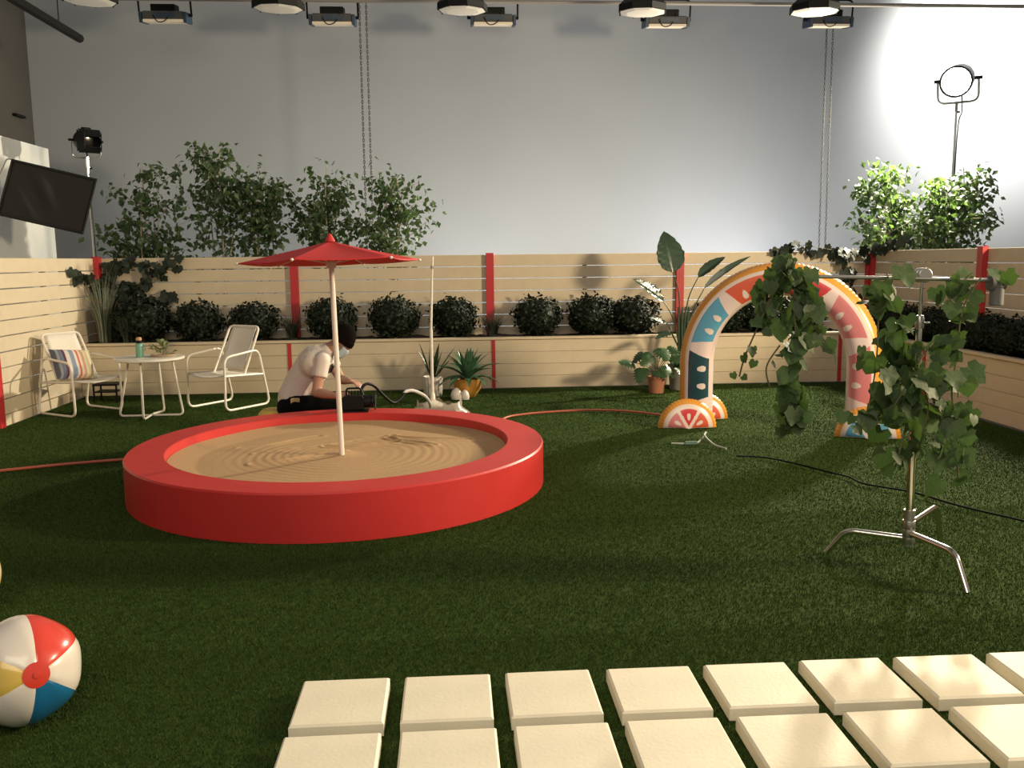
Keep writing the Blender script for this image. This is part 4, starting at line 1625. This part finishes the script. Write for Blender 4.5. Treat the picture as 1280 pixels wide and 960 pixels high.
# ------------------------------------------------------------------ cords on the grass
def cord(name, label, pts, r_, m_, parts=()):
    base = Vector((pts[0][0], pts[0][1], 0))
    t = thing(name, label, 'cord', base)
    p = smooth_path([Vector(q) - base for q in pts], 10)
    MB().tube(p, r_, 7).build('cable', m_, t)
    for nm, q, sz, mm in parts:
        MB().box(Vector(q) - base, sz, bev=.006).build(nm, mm, t, None)
    return t


orange_cord = mat('red_cord', (.42, .09, .05), .55)
cord('extension_cord', 'red extension cord running over the turf past the chairs to the sandbox', [(-4.1, 6.25, .020), (-3.3, 6.573, .022), (-2.9, 6.74, .022), (-2.5, 6.86, .022), (-2.02, 6.98, .02)], .011, orange_cord,
     [('plug', (-2.0, 6.99, .022), (.05, .03, .03), orange_cord)])
cord('extension_cord', 'red extension cord running over the turf between sandbox and arch', [(0.32, 7.16 + .2, .02), (.45, 8.2, .022), (.7, 8.48, .022), (1.2, 8.62, .022), (1.6, 8.56, .022), (1.93, 8.33, .02), (1.99, 8.22, .018)], .010, orange_cord,
     [('plug', (1.995, 8.21, .02), (.03, .05, .03), orange_cord)])
cable_m = mat('black_cable', (.008, .009, .007), .85, spec=.1)
cord('inflator_lead', 'short dark lead with a pale loop lying before the arch', [(1.75, 6.95, .022), (1.84, 6.92, .024), (1.95, 6.93, .026), (2.03, 7.02, .06), (2.06, 7.05, .085), (2.03, 6.98, .07), (2.06, 6.82, .03), (2.12, 6.70, .022)], .008,
     mat('pale_cable', (.35, .38, .32), .4), [('connector', (1.90, 6.92, .028), (.10, .03, .03), mat('teal_plug', (.10, .17, .14), .4))])
cord('power_cable', 'thin black power cable winding over the turf to the chrome stand', [(2.12, 6.45, .020), (2.32, 6.34, .024), (2.47, 6.10, .024), (2.56, 5.92, .022), (2.66, 5.72, .022), (2.68, 5.52, .024), (2.88, 5.28, .024), (2.99, 4.95, .026), (3.17, 4.62, .026), (3.35, 4.3, .024)], .0065, cable_m)

# ------------------------------------------------------------------ beach balls
def beach_ball(label, loc, r_, axis_dir, spin):
    t = thing('beach_ball', label, 'ball', loc, 0, 'beach balls on the turf')
    q = Vector(axis_dir).normalized().to_track_quat('Z', 'Y').to_matrix().to_4x4() @ Matrix.Rotation(spin, 4, 'Z')
    q = Matrix.Translation((0, 0, r_)) @ q
    cs_ = {'white': mat('ball_white', (.72, .66, .58), .28, coat=.4), 'red': mat('ball_red', (.62, .05, .03), .25, coat=.4),
           'blue': mat('ball_blue', (.012, .14, .30), .25, coat=.4), 'yellow': mat('ball_yellow', (.66, .46, .09), .25, coat=.4)}
    for g_, c in enumerate(('red', 'white', 'yellow', 'white', 'blue', 'white')):
        vs, fs = [], []
        NA_, NB = 10, 28
        for i in range(NB + 1):
            th = math.radians(3) + (PI - math.radians(6)) * i / NB
            for k in range(NA_ + 1):
                u = k / NA_
                a = (g_ + u) * PI / 3
                seam = 1 - .012 * abs(2 * u - 1) ** 6
                # slightly cushioned hexagonal outline like a soft ball
                rr = r_ * seam * (1 - .018 * (1 - math.cos(6 * a)) * math.sin(th) ** 2)
                vs.append((rr * math.sin(th) * math.cos(a), rr * math.sin(th) * math.sin(a), rr * math.cos(th) * .97))
        for i in range(NB):
            for k in range(NA_):
                a_ = i * (NA_ + 1) + k
                fs.append((a_, a_ + NA_ + 1, a_ + NA_ + 2, a_ + 1))
        MB().add(vs, fs, q).build('panel', cs_[c], t, 60)
    for s in (1, -1):
        pr = []
        for i in range(6):
            a = math.radians(13) * (1 - i / 5)
            pr.append((max(1e-4, r_ * 1.004 * math.sin(a)), s * r_ * .974 * math.cos(a)))
        cp_ = MB().lathe(pr, 24, q).build('end_cap', cs_['red'], t, 60)
        if s == 1:
            MB().lathe([(.010, r_ * .974 - .001), (.010, r_ * .974 + .003), (.0001, r_ * .974 + .004)], 10, q).build('valve', cs_['red'], cp_, 60)


beach_ball('red, white, blue and yellow beach ball on the turf with its red end cap showing', (-1.42, 2.86, 0.012), 0.178, (.69, -.87, .27), 0.38)
beach_ball('white-sided beach ball standing alone further from the pavers', (-2.125, 3.78, 0.012), 0.178, (-.5, .3, .8), .4)

# ------------------------------------------------------------------ pavers
SCL = 1.5 / 1.4
pw, pd, ppx, ppy = .2781 * SCL, .290 * SCL, .3302 * SCL, .3421 * SCL
pox, poy = -.504 * SCL, 2.781 * SCL
pme = MB().box((0, 0, 0.027), (pw, pd, 0.054), bev=.007).mesh('slab', None)
pme.materials.append(paver_m)
for row in range(3):
    for c_ in range(9):
        if row == 2 and c_ < 5:
            continue
        cx = pox + c_ * ppx + pw / 2
        cy = poy - row * ppy - pd / 2
        o = ob('paver', pme, None, (cx + random.uniform(-.003, .003), cy + random.uniform(-.003, .003), .001), (0, 0, random.uniform(-.008, .008)))
        tag(o, 'square cream paver, ' + ORD[c_] + ' from the beach-ball end, in the ' + ('row nearest the sandbox', 'second row from the sandbox', 'third row from the sandbox')[row], 'paver', 'stepping pavers in rows')

# ================================================================== STUDIO GEAR
# ---- hanging lights
pipe = MB().tube([(-6.0, 11.75, 4.72), (9.0, 11.75, 4.72)], .024, 10).build('lighting_pipe', mat('grey_pipe', (.28, .26, .24), .5, metal=.4), None)
tag(pipe, 'long horizontal lighting pipe under the studio ceiling', 'pipe')
bt_ = MB().tube([(-4.62, 8.0, 4.33), (-4.62, 12.1, 4.33)], .055, 8).build('batten', black, None)
tag(bt_, 'dark batten pipe running high above the left fence', 'pipe')
hw_ = MB().tube([(-4.62, 11.5, 4.385), (-4.62, 11.5, 7.0)], .006, 6).build('hanger_wire', black, None)
tag(hw_, 'thin wire holding up the dark batten', 'wire')

dome_face = mat('dome_diffuser', (.80, .74, .64), .7, emit=(1, .92, .8, .12))


def dome_light(loc, where):
    t = thing('octagonal_light', 'octagonal soft light with pale diffuser hanging ' + where, 'light', loc, 0, 'octagonal studio lights')
    MB().lathe([(.285, -.005), (.30, 0), (.30, .07), (.22, .14), (.12, .16), (.0, .16)], 8).build('housing', black, t, None)
    MB().lathe([(.0, -.02), (.20, -.016), (.286, -.004)], 8).build('diffuser', dome_face, t, None)
    MB().tube([(0, 0, .16), (0, 0, 2.4)], .015, 8).build('hanger', black, t)
    for k in range(8):
        a = k * PI / 4
        MB().ell((.29 * math.cos(a), .29 * math.sin(a), -.002), (.012, .012, .012), 6, 5).build('corner_clip', black, t)
    t.rotation_euler = (math.radians(3), 0, math.radians(10))
    return t


WH = ('by the dark batten', 'beside the hoist chains behind the ficus trees', 'high above the thin white pole', 'high above the big-leaved plant', 'beside the hoist chains of the ivy corner')
for p, wh in zip(((-4.05, 11.0, 4.48), (-1.934, 11.0, 4.42), (0.198, 11.0, 4.415), (2.341, 11.0, 4.41), (4.443, 11.0, 4.43)), WH):
    dome_light(p, wh)

blue_m = mat('blue_bracket', (.022, .045, .085), .4)
panel_face = mat('panel_diffuser', (.72, .62, .48), .6, emit=(1, .85, .65, .10))


def panel_light(loc, where):
    t = thing('panel_light', 'blue-bracketed rectangular light panel in a black yoke, ' + where, 'light', loc, 0, 'rectangular panel lights')
    MB().box((0, 0, .02), (.50, .26, .10), bev=.01).build('housing', mat('grey_housing', (.06, .062, .066), .5), t, None)
    MB().box((0, 0, .11), (.30, .20, .09), bev=.01).build('power_box', black, t, None)
    MB().box((0, 0, -.045), (.50, .27, .035), bev=.004).build('diffuser', panel_face, t, None)
    for s in (-1, 1):
        MB().box((s * .275, 0, -.005), (.035, .29, .13), bev=.004).build('side_bracket', blue_m, t, None)
        MB().tube([(s * .29, 0, .03), (s * .335, 0, .03)], .02, 10).build('tilt_knob', black, t)
    MB().tube(round_path([(-.325, 0, .02), (-.325, 0, .28), (.325, 0, .28), (.325, 0, .02)], .08, 5), .013, 8).build('yoke', black, t)
    MB().tube([(0, 0, .28), (0, 0, .36)], .018, 8).build('spigot', black, t)
    MB().tube(smooth_path([(.12, -.1, .13), (.05, -.15, -.03), (-.06, -.15, -.06), (-.14, -.12, .05)], 6), .006, 6).build('cable', black, t)
    MB().box((0.02, -.135, .02), (.24, .02, .05)).build('control_panel', blue_m, t, None)
    t.rotation_euler = (math.radians(9), 0, 0)


for p, wh in zip(((-3.57, 12.2, 4.615), (-1.456, 12.2, 4.600), (0.616, 12.2, 4.610), (2.909, 12.2, 4.600), (5.118, 12.2, 4.615)), WH):
    panel_light(p, wh)

# ---- hoist chains
chain_m = mat('chain_steel', (.05, .05, .048), .5, metal=.3)


def chain(x, z0, label):
    t = thing('hoist_chain', label, 'chain', (x, 12.55, z0), 0, 'hanging hoist chains')
    for dx in (-.045, .045):
        mb_ = MB()
        z = 0.0
        k = 0
        while z < 7.1 - z0:
            Rz = Matrix.Translation((dx, 0, z)) @ Matrix.Rotation(PI / 2 * (k % 2), 4, 'Z')
            lk = [(.012 * math.cos(a * PI / 3), 0, .024 * math.sin(a * PI / 3)) for a in range(6)]
            mb_.tube(lk, .005, 4, closed=True, M=Rz)
            z += .036
            k += 1
        o = mb_.build('links', chain_m, t, 60)
        o['kind'] = 'stuff'
    MB().tube([(-.045, 0, -.02), (0, 0, -.06), (.045, 0, -.02)], .012, 6).build('bottom_loop', chain_m, t)


chain(-1.10, .9, 'pair of hoist chains hanging in front of the wall behind the ficus trees')
chain(5.30, .9, 'pair of hoist chains hanging in front of the wall above the ivy corner')

# ---- white flat behind the left fence
fl = thing('white_flat', 'plain white scenery flat standing behind the left fence', 'flat', (-5.5, 11.0, 0))
MB().box((0, 0, 1.54), (.03, 3.95, 3.08)).build('panel', mat('white_flat_paint', (.74, .76, .74), .75, var=.03, scale=1), fl, None)
for y in (-1.95, 0, 1.95):
    MB().box((-.04, y, 1.54), (.05, .05, 3.06)).build('batten', bark, fl, None)

# ---- fresnel lamp on a stand (unlit), left
def fresnel(name, label, loc, z, aim_rz, tilt, scl=1.0, lit=False, stand_m=steel, doors_on=True):
    t = thing(name, label, 'lamp', loc, aim_rz)
    H = Matrix.Translation((0, 0, z)) @ Matrix.Rotation(tilt, 4, 'X') @ Matrix.Scale(scl, 4)
    RX = H @ Matrix.Rotation(PI / 2, 4, 'X')      # lamp axis towards local -Y
    MB().lathe([(.06, -.20), (.13, -.17), (.15, -.10), (.15, .10), (.165, .11), (.165, .14), (.145, .14), (.143, .10)], 20, RX).build('housing', black, t)
    lens = mat('lit_lens', (1, .95, .85), .3, emit=(1.0, .93, .80, 60.0)) if lit else mat('dark_lens', (.03, .03, .032), .12, coat=.6)
    MB().lathe([(.0001, .128), (.08, .126), (.142, .118)], 24, RX).build('lens', lens, t)
    if doors_on:
        MB().box((0, -.02, .165), (.09, .16, .05), H, bev=.01).build('top_vent', black, t, None)
    doors = []
    for k in range(4 if doors_on else 0):
        R2 = H @ Matrix.Rotation(k * PI / 2, 4, 'Y')
        op = math.radians(28 if k in (0, 2) else 15)
        D = R2 @ Matrix.Translation((0, -.14, .16)) @ Matrix.Rotation(op, 4, 'X')
        MB().add([(-.15, 0, 0), (.15, 0, 0), (.11, -.19, 0), (-.11, -.19, 0), (-.15, 0, .006), (.15, 0, .006), (.11, -.19, .006), (-.11, -.19, .006)],
                 [(0, 1, 2, 3), (7, 6, 5, 4), (0, 4, 5, 1), (1, 5, 6, 2), (2, 6, 7, 3), (3, 7, 4, 0)], D).build('barn_door', black, t, None)
    MB().tube([H @ Vector(p) for p in round_path([(-.20, 0, 0), (-.20, 0, -.24), (.20, 0, -.24), (.20, 0, 0)], .08, 5)], .012 * scl, 8).build('yoke', dull_steel, t)
    for s in (-1, 1):
        MB().tube([H @ Vector((s * .16, 0, 0)), H @ Vector((s * .235, 0, 0))], .018 * scl, 8).build('yoke_knob', black, t)
    zb = z - .24 * scl
    MB().tube([(0, 0, zb + .01), (0, 0, zb - .12)], .02, 10).build('spigot', steel, t)
    MB().tube([(0, 0, zb - .10), (0, 0, .9)], .015, 10).build('riser', stand_m, t)
    MB().tube([(0, 0, .95), (0, 0, .12)], .02, 10).build('column', stand_m, t)
    MB().tube([(0, 0, zb - .13), (.05, -.01, zb - .13)], .012, 8).build('lock_knob', black, t)
    for k in range(3):
        a = k * 2 * PI / 3
        MB().tube([(0, 0, .55), (.42 * math.cos(a), .42 * math.sin(a), .014)], .011, 8).build('leg', stand_m, t)
    MB().tube(smooth_path([(.03, .10, z - .1), (.05, .14, zb - .1), (.02, .04, zb - .5), (.025, 0, .9)], 6), .009, 6).build('power_cord', black, t)
    return t


fresnel('fresnel_lamp', 'black studio lamp with open barn doors on a chrome stand behind the left corner', (-4.60, 12.0, 0), 3.06, math.radians(38), math.radians(8), .88)
# the burning lamp in the glare
d_ = Vector((0.0, 3.5, 0)) - Vector((7.12, 12.45, 3.93))
fresnel('fresnel_lamp', 'burning studio lamp glaring on a stand behind the right fence', (7.12, 12.45, 0), 3.93, math.atan2(d_.x, -d_.y), math.radians(18), 1.3, True, mat('pale_stand', (.6, .6, .58), .4), doors_on=False)

# ---- black flag on a stand, left
fg = thing('black_flag', 'black cloth flag stretched on a wire frame held out over the left fence', 'flag', (-5.4, 10.8, 0))
FB = Vector((-5.4, 10.8, 0))
c0, c1, c2, c3 = [Vector(p) - FB for p in ((-4.949, 10.75, 2.683), (-4.094, 10.9, 2.474), (-4.292, 10.9, 1.866), (-5.158, 10.75, 2.085))]
vs, fs = [], []
N = 24
for i in range(N + 1):
    for j in range(N + 1):
        u, v = i / N, j / N
        p = c0.lerp(c1, u).lerp(c3.lerp(c2, u), v)
        wv = .022 * math.sin((u * 1.1 - v * .55) * 16) * math.exp(-((u - .28) / .3) ** 2) * math.sin(PI * u) * math.sin(PI * v) * 1.6
        vs.append(p + Vector((0, wv, 0)))
for i in range(N):
    for j in range(N):
        a = i * (N + 1) + j
        fs.append((a, a + 1, a + N + 2, a + N + 1))
o = MB().add(vs, fs).build('cloth', mat('flag_cloth', (.018, .016, .013), .8), fg, 60)
o.modifiers.new('thick', 'SOLIDIFY').thickness = .004
MB().tube([c0, c1, c2, c3], .020, 8, closed=True).build('hem', mat('flag_hem', (.006, .006, .006), .8), fg)
MB().tube(round_path([c0 + Vector((.02, 0, 0)), c0 + Vector((-.06, 0, .02)), c3 + Vector((-.10, 0, .15)), c3 + Vector((0, 0, .0))], .03, 4), .007, 6).build('wire_frame', dull_steel, fg)
MB().tube([(.15, -.25, 0.1), (.15, -.25, 2.75)], .016, 10).build('stand_column', dull_steel, fg)
MB().tube([(.15, -.25, 2.35), c0.lerp(c3, .5) + Vector((-.08, -.02, 0))], .012, 8).build('arm', dull_steel, fg)
MB().lathe([(.04, -.02), (.045, 0), (.04, .02)], 14, Matrix.Translation((.15, -.25, 2.35)) @ Matrix.Rotation(PI / 2, 4, 'X')).build('grip_head', black, fg)
for k in range(3):
    a = k * 2 * PI / 3 + .5
    MB().tube(round_path([(.15, -.25, .15), (.15 + .17 * math.cos(a), -.25 + .17 * math.sin(a), .15), (.15 + .21 * math.cos(a), -.25 + .21 * math.sin(a), .012)], .04, 4), .012, 8).build('leg', dull_steel, fg)
